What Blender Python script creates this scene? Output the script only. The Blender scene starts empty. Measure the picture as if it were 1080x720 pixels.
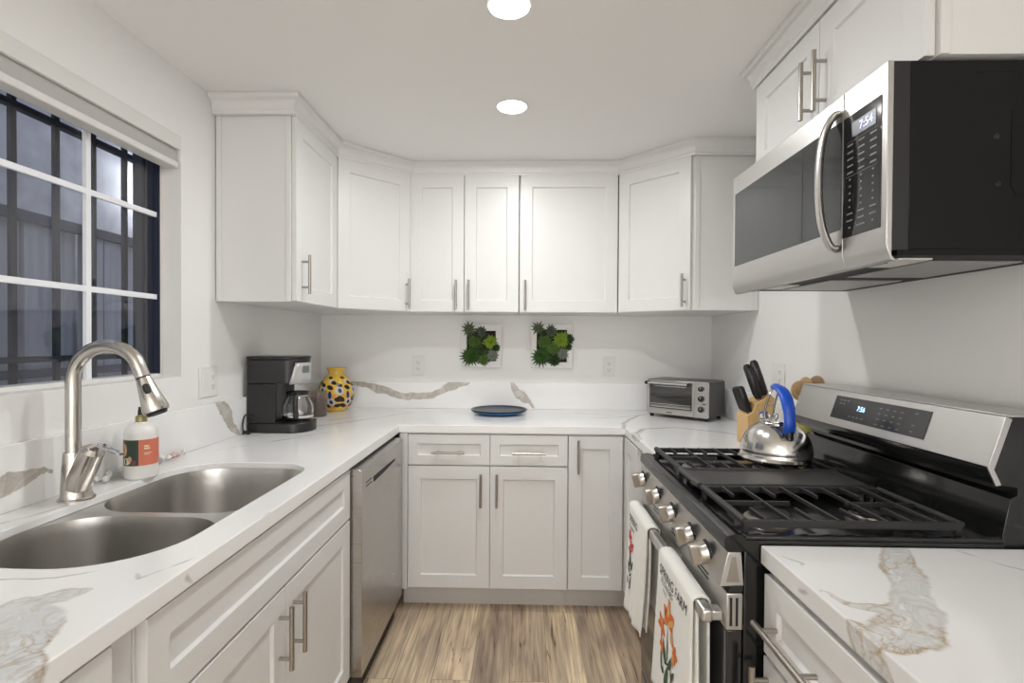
import bpy, bmesh, math, random
from mathutils import Vector, Matrix, noise
random.seed(7)
PI = math.pi
R = math.radians
C = bpy.context.scene.collection
SC = bpy.context.scene

# ------------------------------------------------------------------ camera
XL, XR, YB, CT, ZC = -1.236, 1.1185, 3.0927, 0.914, 2.284
YN = -3.4
cd = bpy.data.cameras.new('camera'); cam = bpy.data.objects.new('camera', cd); C.objects.link(cam)
cd.sensor_width = 36; cd.lens = 540.9883 / 1080 * 36; cd.shift_y = 4.778 / 1080; cd.clip_start = .02
cam.matrix_world = Matrix.Translation((0, 0, 1.3272)) @ Matrix.Rotation(.0239, 4, 'Z') @ Matrix.Rotation(PI / 2 - .0113, 4, 'X') @ Matrix.Rotation(.0057, 4, 'Z')
SC.camera = cam
SC.view_settings.view_transform = 'Standard'; SC.view_settings.look = 'None'
SC.view_settings.gamma = 1; SC.view_settings.use_curve_mapping = False
SC.view_settings.exposure = 1.02
# ------------------------------------------------------------------ world: dusk sky
w = bpy.data.worlds.new('dusk'); SC.world = w; w.use_nodes = True
w.node_tree.nodes['Background'].inputs[0].default_value = (.47, .51, .62, 1)
w.node_tree.nodes['Background'].inputs[1].default_value = .92
# ------------------------------------------------------------------ lamp powers
P_DOWN = 3.4      # each recessed downlight
P_FILL = 10.5      # emission strength of the fill globes added behind the camera
LAMPS = [(-.056, 2.113), (-.049, 1.477), (-.05, -1.3), (-.05, -2.6)]  # last two are added as fill in the unseen room behind
LIGHT_COL = (.995, .997, 1)

# ------------------------------------------------------------------ materials
def mat(name, col, rough=.5, metal=0, spec=.5, **k):
    m = bpy.data.materials.new(name); m.use_nodes = True
    b = m.node_tree.nodes['Principled BSDF']
    b.inputs['Base Color'].default_value = (*col, 1); b.inputs['Roughness'].default_value = rough
    b.inputs['Metallic'].default_value = metal; b.inputs['Specular IOR Level'].default_value = spec
    if 'trans' in k: b.inputs['Transmission Weight'].default_value = k['trans']
    if 'ior' in k: b.inputs['IOR'].default_value = k['ior']
    if 'emit' in k:
        b.inputs['Emission Color'].default_value = (*k['emit'], 1); b.inputs['Emission Strength'].default_value = k.get('es', 1)
    if 'coat' in k: b.inputs['Coat Weight'].default_value = k['coat']; b.inputs['Coat Roughness'].default_value = .05
    if 'sheen' in k: b.inputs['Sheen Weight'].default_value = k['sheen']
    return m
class NT:
    def __init__(s, m): s.t = m.node_tree; s.n = s.t.nodes; s.b = s.n['Principled BSDF']
    def add(s, typ, **k):
        n = s.n.new(typ)
        for a, v in k.items():
            if a.startswith('i_'):
                key = a[2:]; key = int(key) if key.isdigit() else key.replace('_', ' ')
                n.inputs[key].default_value = v
            else: setattr(n, a, v)
        return n
    def l(s, a, b): s.t.links.new(a, b)
    def math(s, op, a, b=None, clamp=False):
        n = s.n.new('ShaderNodeMath'); n.operation = op; n.use_clamp = clamp
        for i, v in enumerate((a, b)):
            if v is None: continue
            if isinstance(v, (int, float)): n.inputs[i].default_value = v
            else: s.l(v, n.inputs[i])
        return n.outputs[0]
    def mix(s, f, a, b):
        n = s.n.new('ShaderNodeMix'); n.data_type = 'RGBA'
        for i, v in ((0, f), (6, a), (7, b)):
            if isinstance(v, (int, float)): n.inputs[i].default_value = v
            elif isinstance(v, tuple): n.inputs[i].default_value = (*v, 1)
            else: s.l(v, n.inputs[i])
        return n.outputs[2]
def noisy(m, scale=(1, 1, 1), ns=40, amt=.06, bump=0, rough=None, detail=3):
    """fine colour mottling and bump along an axis"""
    t = NT(m); tc = t.add('ShaderNodeTexCoord'); mp = t.add('ShaderNodeMapping'); mp.inputs['Scale'].default_value = scale
    t.l(tc.outputs['Object'], mp.inputs[0]); nz = t.add('ShaderNodeTexNoise'); nz.inputs['Scale'].default_value = ns; nz.inputs['Detail'].default_value = detail
    t.l(mp.outputs[0], nz.inputs['Vector'])
    c = tuple(t.b.inputs['Base Color'].default_value)[:3]
    o = t.mix(nz.outputs['Fac'], tuple(v * (1 - amt) for v in c), tuple(min(1, v * (1 + amt)) for v in c)); t.l(o, t.b.inputs['Base Color'])
    if bump:
        bp = t.add('ShaderNodeBump'); bp.inputs['Strength'].default_value = bump; bp.inputs['Distance'].default_value = .002
        t.l(nz.outputs['Fac'], bp.inputs['Height']); t.l(bp.outputs[0], t.b.inputs['Normal'])
    if rough:
        r = t.add('ShaderNodeMapRange'); r.inputs[3].default_value = rough[0]; r.inputs[4].default_value = rough[1]
        t.l(nz.outputs['Fac'], r.inputs[0]); t.l(r.outputs[0], t.b.inputs['Roughness'])
    return m
M = {}
M['wall'] = noisy(mat('wall_paint', (.85, .842, .825), .55), ns=180, amt=.012, bump=.05)
M['ceil'] = noisy(mat('ceiling_paint', (.88, .872, .855), .8), ns=120, amt=.012, bump=.06)
M['cab'] = noisy(mat('white_cabinet_lacquer', (.735, .733, .72), .35), ns=5, amt=.01)
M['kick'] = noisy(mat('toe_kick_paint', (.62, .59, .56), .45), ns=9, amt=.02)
M['nickel'] = noisy(mat('brushed_nickel', (.42, .39, .35), .32, 1), (1, 1, .1), 300, .08)
M['steel'] = noisy(mat('brushed_stainless', (.60, .585, .56), .28, 1), (1, 1, 60), 14, .05, rough=(.24, .34))
M['steel_h'] = noisy(mat('brushed_stainless_horizontal', (.60, .59, .575), .3, 1), (60, 1.5, 60), 8, .05, rough=(.30, .42))
M['sink'] = noisy(mat('satin_sink_steel', (.52, .505, .48), .3, 1), (8, 60, 4), 6, .07, rough=(.26, .36))
M['faucet'] = noisy(mat('brushed_faucet_nickel', (.56, .53, .49), .24, 1), (1, 1, .2), 200, .05)
M['chrome'] = mat('polished_chrome', (.75, .74, .73), .1, 1)
M['enamel'] = mat('black_enamel', (.009, .009, .009), .14, coat=.15)
M['iron'] = noisy(mat('cast_iron', (.017, .016, .0155), .5), ns=300, amt=.2, bump=.25)
M['griddle'] = noisy(mat('griddle_iron', (.055, .052, .05), .42, .3), ns=200, amt=.1, bump=.1)
M['mwside'] = noisy(mat('charcoal_sheet_metal', (.005, .005, .005), .55, 0, .22), ns=60, amt=.08)
M['bplastic'] = noisy(mat('black_plastic', (.012, .012, .012), .36), ns=80, amt=.1)
M['brub'] = mat('black_rubber', (.015, .015, .015), .6)
M['bglass'] = mat('black_glass', (.016, .016, .017), .06, spec=.6)
M['mwglass'] = mat('tinted_microwave_window', (.03, .033, .033), .08, 0, .6)
M['glass'] = mat('clear_glass', (1, 1, 1), .02, trans=1, ior=1.45)
M['blue'] = mat('blue_silicone', (.01, .075, .48), .35)
M['navy'] = mat('navy_glaze', (.004, .015, .035), .3, 0, .3)
M['azure'] = mat('azure_glaze', (.015, .16, .42), .15, coat=.5)
M['blk'] = noisy(mat('beech_block', (.66, .43, .19), .45), (30, 30, 1.5), 5, .16)
M['spoon'] = noisy(mat('olive_wood_spoon', (.58, .39, .20), .5), (5, 5, 1), 25, .25)
M['spoond'] = noisy(mat('dark_wood_spoon', (.36, .22, .11), .5), (5, 5, 1), 25, .35)
M['crock'] = mat('mustard_crock_glaze', (.55, .50, .12), .3)
M['wplastic'] = mat('white_plastic', (.80, .79, .76), .3)
M['dark'] = mat('dark_slot', (.02, .02, .02), .7)
M['frame'] = noisy(mat('white_frame_wood', (.80, .79, .77), .5), ns=20, amt=.02)
M['soil'] = noisy(mat('dark_moss', (.022, .02, .012), .9), ns=90, amt=.6, bump=.6)
M['vinyl'] = mat('white_window_vinyl', (.90, .92, .96), .35)
M['blind'] = mat('cream_blind', (.76, .75, .72), .45)
M['cloth'] = noisy(mat('white_cotton', (.78, .77, .72), .9, sheen=.3), ns=400, amt=.04, bump=.3)
M['lens'] = mat('downlight_lens', (1, 1, 1), .5, emit=(1, .97, .92), es=14)
M['globe'] = mat('fill_opal_globe', (1, 1, 1), .4, emit=(.995, .997, 1), es=P_FILL)
M['lcdblue'] = mat('clock_digits_blue', (.1, .3, .9), .4, emit=(.35, .62, 1), es=2.2)
M['lcdviolet'] = mat('clock_digits_violet', (.2, .25, .9), .4, emit=(.45, .5, 1), es=1.2)
M['lcdback'] = mat('display_backing', (.06, .065, .09), .3)
M['print'] = mat('panel_print_grey', (.42, .42, .42), .5)
M['bars'] = noisy(mat('painted_iron_bars', (.012, .018, .040), .6), ns=40, amt=.2)
M['fence'] = noisy(mat('weathered_fence_boards', (.24, .25, .28), .8), (12, 12, .8), 3, .35)
M['stucco'] = noisy(mat('grey_stucco', (.235, .24, .265), .9), ns=7, amt=.55, bump=.4, detail=6)
M['dirt'] = noisy(mat('alley_concrete', (.2, .2, .2), .9), ns=8, amt=.2)
M['paint_b'] = noisy(mat('back_room_paint', (.85, .84, .82), .7), ns=60, amt=.02)
def green(n, c): return noisy(mat(n, tuple(v * .62 for v in c), .5), ns=60, amt=.5)
GR = dict(pale=green('pale_succulent', (.16, .21, .10)), grey=green('grey_green_succulent', (.13, .17, .13)), mid=green('mid_green_succulent', (.11, .22, .03)),
          lime=green('lime_succulent', (.33, .50, .03)), deep=green('deep_green_succulent', (.05, .14, .015)), dark=green('dark_succulent', (.03, .07, .012)),
          silver=green('silver_succulent', (.30, .34, .27)))
def textile(name, c): return mat(name, c, .85)
INK = textile('black_ink', (.03, .03, .035)); ORA = textile('orange_petal', (.72, .17, .03)); PEA = textile('peach_petal', (.72, .38, .16))
RED = textile('rose_petal', (.60, .08, .08)); LEAF = textile('dusty_green_leaf', (.06, .11, .07)); PINK = textile('pink_petal', (.75, .35, .33))
def floor_mat():
    m = mat('vinyl_oak_planks', (.3, .22, .15), .38); t = NT(m)
    tc = t.add('ShaderNodeTexCoord'); mp = t.add('ShaderNodeMapping'); mp.inputs['Rotation'].default_value = (0, 0, PI / 2); mp.inputs['Location'].default_value = (.31, .05, 0)
    t.l(tc.outputs['Object'], mp.inputs[0])
    br = t.add('ShaderNodeTexBrick'); br.offset = .37; br.inputs['Scale'].default_value = 1; br.inputs['Mortar Size'].default_value = .0009; br.inputs['Brick Width'].default_value = 1.22
    br.inputs['Row Height'].default_value = .152; br.inputs['Mortar Smooth'].default_value = .6; br.inputs['Color1'].default_value = (0, 0, 0, 1); br.inputs['Color2'].default_value = (1, 1, 1, 1); br.inputs['Mortar'].default_value = (.5, .5, .5, 1); br.inputs['Bias'].default_value = 0
    t.l(mp.outputs[0], br.inputs['Vector'])
    # grain offset per plank
    sc = t.add('ShaderNodeVectorMath', operation='SCALE'); t.l(br.outputs['Color'], sc.inputs[0]); sc.inputs['Scale'].default_value = 7.0
    ad = t.add('ShaderNodeVectorMath', operation='ADD'); t.l(tc.outputs['Object'], ad.inputs[0]); t.l(sc.outputs[0], ad.inputs[1])
    def nz(scale, s, det, dist=0):
        mm = t.add('ShaderNodeMapping'); mm.inputs['Scale'].default_value = scale; t.l(ad.outputs[0], mm.inputs[0])
        n = t.add('ShaderNodeTexNoise'); n.inputs['Scale'].default_value = s; n.inputs['Detail'].default_value = det; n.inputs['Distortion'].default_value = dist; t.l(mm.outputs[0], n.inputs['Vector']); return n.outputs['Fac']
    broad = nz((6, 1.1, 1), 1.6, 3, .8); fine = nz((60, 2.2, 1), 1.5, 6, .5); cath = nz((11, .9, 1), 2.0, 5, 2.2)
    def ramp(v, *st):
        r = t.add('ShaderNodeValToRGB'); e = r.color_ramp.elements
        while len(e) < len(st): e.new(.5)
        for i, (p, c) in enumerate(st): e[i].position = p; e[i].color = (*c, 1)
        t.l(v, r.inputs[0]); return r.outputs[0]
    col = ramp(broad, (.32, (.40, .315, .245)), (.5, (.66, .53, .385)), (.68, (.82, .69, .50)))
    g = ramp(fine, (.3, (.60, .58, .55)), (.55, (1, 1, 1)), (.75, (1.22, 1.2, 1.16)))
    n = t.add('ShaderNodeMix'); n.data_type = 'RGBA'; n.blend_type = 'MULTIPLY'; n.inputs[0].default_value = 1; t.l(col, n.inputs[6]); t.l(g, n.inputs[7])
    k = ramp(cath, (.29, (.25, .20, .17)), (.35, (.85, .82, .8)), (.42, (1, 1, 1)), (.9, (1, 1, 1)))
    n2 = t.add('ShaderNodeMix'); n2.data_type = 'RGBA'; n2.blend_type = 'MULTIPLY'; n2.inputs[0].default_value = 1; t.l(n.outputs[2], n2.inputs[6]); t.l(k, n2.inputs[7])
    tint = ramp(br.outputs['Color'], (0, (.80, .76, .76)), (1, (1.12, 1.1, 1.04)))
    n3 = t.add('ShaderNodeMix'); n3.data_type = 'RGBA'; n3.blend_type = 'MULTIPLY'; n3.inputs[0].default_value = 1; t.l(n2.outputs[2], n3.inputs[6]); t.l(tint, n3.inputs[7])
    out = t.mix(br.outputs['Fac'], n3.outputs[2], (.09, .06, .045)); t.l(out, t.b.inputs['Base Color'])
    bp = t.add('ShaderNodeBump'); bp.inputs['Strength'].default_value = .15; bp.inputs['Distance'].default_value = .002; t.l(fine, bp.inputs['Height']); t.l(bp.outputs[0], t.b.inputs['Normal'])
    return m
M['floor'] = floor_mat()

def seg_group():
    g = bpy.data.node_groups.new('vein_segment', 'ShaderNodeTree')
    for n, s in (('P', 'NodeSocketVector'), ('A', 'NodeSocketVector'), ('D', 'NodeSocketVector'), ('InvL2', 'NodeSocketFloat'), ('WA', 'NodeSocketFloat'), ('WB', 'NodeSocketFloat')):
        g.interface.new_socket(n, in_out='INPUT', socket_type=s)
    g.interface.new_socket('Mask', in_out='OUTPUT', socket_type='NodeSocketFloat')
    gi = g.nodes.new('NodeGroupInput'); go = g.nodes.new('NodeGroupOutput'); L = g.links.new
    def vm(op, a, b=None):
        n = g.nodes.new('ShaderNodeVectorMath'); n.operation = op; L(a, n.inputs[0])
        if b is not None: L(b, n.inputs[1])
        return n
    def mt(op, a, b, clamp=False):
        n = g.nodes.new('ShaderNodeMath'); n.operation = op; n.use_clamp = clamp
        for i, v in enumerate((a, b)):
            if isinstance(v, (int, float)): n.inputs[i].default_value = v
            else: L(v, n.inputs[i])
        return n.outputs[0]
    pa = vm('SUBTRACT', gi.outputs['P'], gi.outputs['A'])
    dt = vm('DOT_PRODUCT', pa.outputs[0], gi.outputs['D'])
    h = mt('MULTIPLY', dt.outputs['Value'], gi.outputs['InvL2'], True)
    sc = g.nodes.new('ShaderNodeVectorMath'); sc.operation = 'SCALE'; L(gi.outputs['D'], sc.inputs[0]); L(h, sc.inputs['Scale'])
    df = vm('SUBTRACT', pa.outputs[0], sc.outputs[0]); ln = vm('LENGTH', df.outputs[0])
    w = mt('ADD', gi.outputs['WA'], mt('MULTIPLY', h, mt('SUBTRACT', gi.outputs['WB'], gi.outputs['WA'])))
    L(mt('SUBTRACT', 1.0, mt('DIVIDE', ln.outputs['Value'], w), True), go.inputs[0])
    return g
SEG = seg_group()
def quartz(name, big, thin, fills, gold, base=(.88, .878, .87)):
    m = mat(name, base, .16); t = NT(m)
    tc = t.add('ShaderNodeTexCoord')
    def warp(src, scale, amt, det):
        n = t.add('ShaderNodeTexNoise'); n.inputs['Scale'].default_value = scale; n.inputs['Detail'].default_value = det; t.l(tc.outputs['Object'], n.inputs['Vector'])
        s = t.add('ShaderNodeVectorMath', operation='SUBTRACT'); t.l(n.outputs['Color'], s.inputs[0]); s.inputs[1].default_value = (.5, .5, .5)
        k = t.add('ShaderNodeVectorMath', operation='SCALE'); t.l(s.outputs[0], k.inputs[0]); k.inputs['Scale'].default_value = amt
        a = t.add('ShaderNodeVectorMath', operation='ADD'); t.l(src, a.inputs[0]); t.l(k.outputs[0], a.inputs[1]); return a.outputs[0]
    P = warp(tc.outputs['Object'], 9, .07, 6)
    P2 = warp(tc.outputs['Object'], 5, .05, 4)
    def chain(P, lines):
        o = None
        for pts in lines:
            for (a, wa), (b, wb) in zip(pts, pts[1:]):
                a = Vector(a); b = Vector(b); d = b - a
                g = t.n.new('ShaderNodeGroup'); g.node_tree = SEG; t.l(P, g.inputs[0]); g.inputs[1].default_value = a; g.inputs[2].default_value = d
                g.inputs[3].default_value = 1 / d.length_squared; g.inputs[4].default_value = wa; g.inputs[5].default_value = wb
                o = g.outputs[0] if o is None else t.math('MAXIMUM', o, g.outputs[0])
        return o
    mb = chain(P, big); mt_ = chain(P2, thin) if thin else t.math('MULTIPLY', mb, 0)
    wv = t.add('ShaderNodeTexNoise'); wv.inputs['Scale'].default_value = 16; wv.inputs['Detail'].default_value = 5; wv.inputs['Distortion'].default_value = 1.6; t.l(tc.outputs['Object'], wv.inputs['Vector'])
    nb = t.add('ShaderNodeTexNoise'); nb.inputs['Scale'].default_value = 60; nb.inputs['Detail'].default_value = 4; t.l(tc.outputs['Object'], nb.inputs['Vector'])
    mb2 = t.math('ADD', mb, t.math('MULTIPLY', t.math('SUBTRACT', nb.outputs['Fac'], .5), .22))
    gate = t.math('MULTIPLY', t.math('SUBTRACT', mb2, .10), 7, True)
    def ramp(v, *st):
        r = t.add('ShaderNodeValToRGB'); e = r.color_ramp.elements
        while len(e) < len(st): e.new(.5)
        for i, (p, c) in enumerate(st): e[i].position = p; e[i].color = (*c, 1)
        t.l(v, r.inputs[0]); return r.outputs[0]
    fill = ramp(wv.outputs['Fac'], *fills)
    # ochre streaks: thin level lines of a second, strongly warped noise, gathered towards the edge of the vein
    w2 = t.add('ShaderNodeTexNoise'); w2.inputs['Scale'].default_value = 11; w2.inputs['Detail'].default_value = 4; w2.inputs['Distortion'].default_value = 2.6; t.l(tc.outputs['Object'], w2.inputs['Vector'])
    st = t.math('SUBTRACT', 1.0, t.math('MULTIPLY', t.math('ABSOLUTE', t.math('SUBTRACT', w2.outputs['Fac'], .52)), 26), True)
    ed = t.math('SUBTRACT', 1.0, t.math('MULTIPLY', t.math('ABSOLUTE', t.math('SUBTRACT', mb2, .26)), 5.5), True)
    lo = t.add('ShaderNodeTexNoise'); lo.inputs['Scale'].default_value = 5; lo.inputs['Detail'].default_value = 2; t.l(tc.outputs['Object'], lo.inputs['Vector'])
    lg = t.math('MULTIPLY', t.math('SUBTRACT', lo.outputs['Fac'], .40), 6, True)
    stf = t.math('MULTIPLY', t.math('ADD', t.math('MULTIPLY', t.math('MULTIPLY', st, lg), .75), t.math('MULTIPLY', t.math('MULTIPLY', ed, lg), .6)), gold, True)
    c1 = t.mix(gate, base, t.mix(stf, fill, (.44, .34, .22)))
    fac = t.math('MULTIPLY', t.math('POWER', mt_, .8), .85)
    c2 = t.mix(fac, c1, (.38, .36, .34))
    # faint clouding
    cl = t.add('ShaderNodeTexNoise'); cl.inputs['Scale'].default_value = 2.5; cl.inputs['Detail'].default_value = 4; t.l(tc.outputs['Object'], cl.inputs['Vector'])
    c3 = t.mix(t.math('MULTIPLY', t.math('SUBTRACT', cl.outputs['Fac'], .45, True), .5), c2, (.68, .68, .67))
    t.l(c3, t.b.inputs['Base Color'])
    return m
z = CT
BIG = [
  [((-1.10, 3.07, 1.08), .012), ((-1.0, 3.07, 1.062), .02), ((-.88, 3.07, 1.03), .026), ((-.71, 3.07, .985), .03), ((-.54, 3.07, 1.0), .026), ((-.42, 3.07, 1.055), .03), ((-.33, 3.07, 1.08), .012)],
  [((-.075, 3.07, 1.08), .016), ((-.02, 3.07, 1.0), .034), ((.045, 3.07, .925), .012)],
  [((-1.216, 2.02, 1.07), .03), ((-1.216, 2.09, .99), .03), ((-1.216, 2.16, .915), .012)],
  [((-1.216, 1.06, .93), .02), ((-1.216, 1.19, .99), .03), ((-1.216, 1.30, .975), .012)],
  # near left corner of the sink run
  [((-.90, .70, z), .012), ((-.775, .745, z), .03), ((-.735, .80, z), .028), ((-.70, .835, z), .006)],
  [((-.775, .76, z), .035), ((-.72, .72, z), .055), ((-.67, .67, z), .05), ((-.63, .60, z), .045), ((-.61, .5, z), .02)],
  [((.56, 2.40, z), .012), ((.50, 2.30, z), .022), ((.485, 2.17, z), .016)],
]
THIN = [
  [((-1.12, 2.95, z), .004), ((-.9, 2.98, z), .006), ((-.5, 2.93, z), .006), ((-.28, 2.87, z), .003)],
  [((-1.2, 2.10, z), .006), ((-.993, 2.39, z), .014), ((-.767, 2.70, z), .011), ((-.60, 2.95, z), .004)],
  [((-1.15, 1.86, z), .003), ((-1.0, 2.05, z), .010), ((-.9, 2.22, z), .006), ((-.8, 2.3, z), .002)],
  [((-1.2, 2.5, z), .005), ((-1.0, 2.6, z), .010), ((-.85, 2.75, z), .004)],
  [((.04, 3.02, z), .004), ((.3, 2.93, z), .008), ((.5, 2.85, z), .004)],
  [((.3, 2.72, z), .004), ((.52, 2.78, z), .010), ((.7, 2.9, z), .004)],
  [((.45, 2.22, z), .012), ((.46, 2.40, z), .012), ((.52, 2.62, z), .015), ((.64, 2.86, z), .015), ((.8, 3.0, z), .006)],
  [((.50, 2.30, z), .012), ((.56, 2.42, z), .014), ((.72, 2.47, z), .012), ((.90, 2.36, z), .014), ((1.0, 2.2, z), .008)],
  [((-.72, .93, z), .002), ((-.66, .86, z), .006), ((-.62, .95, z), .003), ((-.60, 1.2, z), .002)],
  [((-1.2, 1.0, z), .012), ((-1.14, 1.15, z), .008), ((-1.13, 1.35, z), .003)],
  [((-.98, .84, z), .003), ((-.80, .86, z), .005), ((-.75, .9, z), .003)],
  [((-.604, .90, .90), .008), ((-.604, .93, .87), .004)],
]
M['quartz_tan'] = quartz('white_quartz_tan_veins', BIG[:4], [], [(.25, (.62, .60, .57)), (.45, (.44, .405, .36)), (.55, (.54, .51, .47)), (.75, (.66, .645, .62))], .75)
M['quartz'] = quartz('white_quartz_grey_veins', BIG[4:], THIN, [(.3, (.80, .81, .82)), (.44, (.60, .60, .58)), (.52, (.70, .71, .71)), (.6, (.64, .65, .65)), (.72, (.80, .805, .81))], .9)
BIG2 = [
  [((.752, 1.06, z), .032), ((.725, 1.0, z), .040), ((.69, .94, z), .042), ((.645, .86, z), .036), ((.60, .80, z), .046), ((.55, .75, z), .050), ((.51, .72, z), .03)],
  [((.50, .86, z), .004), ((.515, .815, z), .016), ((.57, .80, z), .02)],
  [((.482, .74, .90), .04), ((.482, .70, .85), .04)],
]
THIN2 = [[((.86, 1.04, z), .004), ((.89, .98, z), .006), ((.95, .90, z), .003), ((1.1, .8, z), .002)],
         [((.482, .90, .895), .006), ((.50, .86, z), .006)], [((.50, 1.0, z), .004), ((.52, .97, z), .005), ((.50, .93, .9), .003)]]
M['quartz2'] = quartz('white_quartz_gold_swirl', BIG2, THIN2, [(.3, (.74, .74, .73)), (.44, (.57, .57, .55)), (.52, (.66, .66, .65)), (.6, (.60, .60, .59)), (.72, (.73, .73, .72))], .95, base=(.77, .768, .758))

# ------------------------------------------------------------------ mesh helpers
MW = {}
def thing(name, label, cat, loc=(0, 0, 0), rz=0, group=None, rot=None):
    o = bpy.data.objects.new(name, None); C.objects.link(o); o.empty_display_size = .05
    o.location = loc; e = rot or (0, 0, rz); o.rotation_euler = e
    from mathutils import Euler
    MW[o.name] = Matrix.Translation(loc) @ Euler(e).to_matrix().to_4x4()
    o['label'] = label; o['category'] = cat
    if group: o['group'] = group
    return o
def fin(me, sharp=35):
    for p in me.polygons: p.use_smooth = True
    me.set_sharp_from_angle(angle=R(sharp))
def ob(name, bm, m, parent=None, world=False, bevel=0, segs=2, label=None, sharp=35):
    if isinstance(bm, bpy.types.Mesh): me = bm
    else:
        bmesh.ops.remove_doubles(bm, verts=bm.verts, dist=1e-6)
        bmesh.ops.recalc_face_normals(bm, faces=bm.faces)
        me = bpy.data.meshes.new(name); bm.to_mesh(me); bm.free()
    ms = m if isinstance(m, (list, tuple)) else [m]
    for x in ms: me.materials.append(x)
    if parent is not None and world: me.transform(MW[parent.name].inverted())
    fin(me, sharp)
    o = bpy.data.objects.new(name, me); C.objects.link(o)
    if parent is not None: o.parent = parent; MW[o.name] = MW[parent.name]
    if bevel:
        b = o.modifiers.new('bevel', 'BEVEL'); b.width = bevel; b.segments = segs; b.limit_method = 'ANGLE'; b.angle_limit = R(40)
    if label: o['label'] = label
    return o
def tag(o, label, cat, group=None):
    o['label'] = label; o['category'] = cat
    if group: o['group'] = group
    return o
def struct(name, bm, m, bevel=0, parent=None):
    o = ob(name, bm, m, parent, bevel=bevel)
    if parent is None: o['kind'] = 'structure'
    return o
def BM(): return bmesh.new()
def box(bm, x0, x1, y0, y1, z0, z1, mi=0, M4=None):
    v = [bm.verts.new((x, y, z)) for x in (x0, x1) for y in (y0, y1) for z in (z0, z1)]
    if M4 is not None:
        for a in v: a.co = M4 @ a.co
    for f in ((0, 1, 3, 2), (4, 6, 7, 5), (0, 4, 5, 1), (2, 3, 7, 6), (0, 2, 6, 4), (1, 5, 7, 3)):
        bm.faces.new([v[i] for i in f]).material_index = mi
    return bm
def bx(*a): return box(BM(), *a)
def prism(bm, pts, a0, a1, axis='y', mi=0):
    """pts: 2-D outline; axis is the extrusion direction"""
    def mk(p, t):
        return {'y': (p[0], t, p[1]), 'z': (p[0], p[1], t), 'x': (t, p[0], p[1])}[axis]
    A = [bm.verts.new(mk(p, a0)) for p in pts]; B = [bm.verts.new(mk(p, a1)) for p in pts]
    bm.faces.new(A).material_index = mi; bm.faces.new(B[::-1]).material_index = mi
    n = len(pts)
    for i in range(n): bm.faces.new((A[i], A[(i + 1) % n], B[(i + 1) % n], B[i])).material_index = mi
    return bm
def tube(bm, pts, r, n=12, cap=True, closed=False, mi=0, squash=None):
    pts = [Vector(p) for p in pts]; rs = r if isinstance(r, (list, tuple)) else [r] * len(pts)
    rings = []; prev = None; N = len(pts)
    for i, p in enumerate(pts):
        if closed: d = pts[(i + 1) % N] - pts[i - 1]
        else: d = pts[min(i + 1, N - 1)] - pts[max(i - 1, 0)]
        d.normalize()
        if prev is None:
            a = Vector((0, 0, 1)) if abs(d.z) < .9 else Vector((0, 1, 0)); u = d.cross(a).normalized()
        else: u = (prev - d * prev.dot(d)).normalized()
        prev = u; v = d.cross(u)
        su, sv = squash if squash else (1, 1)
        rings.append([bm.verts.new(p + (u * math.cos(t) * su + v * math.sin(t) * sv) * rs[i]) for t in (2 * PI * k / n for k in range(n))])
    for i in range(N if closed else N - 1):
        a, b = rings[i], rings[(i + 1) % N]
        for k in range(n): bm.faces.new((a[k], a[(k + 1) % n], b[(k + 1) % n], b[k])).material_index = mi
    if cap and not closed: bm.faces.new(rings[0][::-1]).material_index = mi; bm.faces.new(rings[-1]).material_index = mi
    return bm
def lathe(bm, prof, c=(0, 0, 0), n=40, axis='z', mi=0, a0=0, a1=2 * PI, M4=None):
    full = abs(a1 - a0 - 2 * PI) < 1e-4; K = n if full else n + 1; rings = []
    for r, h in prof:
        ring = []
        for k in range(K):
            t = a0 + (a1 - a0) * k / n; x, y = r * math.cos(t), r * math.sin(t)
            p = {'z': (x, y, h), 'x': (h, x, y), 'y': (x, h, y)}[axis]
            p = Vector(p)
            if M4 is not None: p = M4 @ p
            ring.append(bm.verts.new(p + Vector(c)))
        rings.append(ring)
    for a, b in zip(rings, rings[1:]):
        for k in range(n if full else n): 
            k2 = (k + 1) % K
            try: bm.faces.new((a[k], a[k2], b[k2], b[k])).material_index = mi
            except ValueError: pass
    if full:
        if prof[0][0] > 1e-5: bm.faces.new(rings[0]).material_index = mi
        if prof[-1][0] > 1e-5: bm.faces.new(rings[-1]).material_index = mi
    bmesh.ops.remove_doubles(bm, verts=bm.verts, dist=1e-6)
    return bm
def arc(cx, cy, r, a0, a1, n=8): return [(cx + r * math.cos(R(a0 + (a1 - a0) * i / n)), cy + r * math.sin(R(a0 + (a1 - a0) * i / n))) for i in range(n + 1)]
def rrect(x0, x1, y0, y1, rad, n=8):
    """rounded rectangle; rad is one radius or four (x1y0, x1y1, x0y1, x0y0)"""
    r = rad if isinstance(rad, (list, tuple)) else [rad] * 4
    return arc(x1 - r[0], y0 + r[0], r[0], -90, 0, n) + arc(x1 - r[1], y1 - r[1], r[1], 0, 90, n) + arc(x0 + r[2], y1 - r[2], r[2], 90, 180, n) + arc(x0 + r[3], y0 + r[3], r[3], 180, 270, n)
def sm(pts, n=6):
    """Catmull-Rom"""
    P = [Vector(p) for p in pts]; out = []
    for i in range(len(P) - 1):
        a, b, c, d = P[max(i - 1, 0)], P[i], P[i + 1], P[min(i + 2, len(P) - 1)]
        for k in range(n):
            t = k / n
            out.append(.5 * ((2 * b) + (c - a) * t + (2 * a - 5 * b + 4 * c - d) * t * t + (3 * b - a - 3 * c + d) * t ** 3))
    out.append(P[-1]); return out
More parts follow.
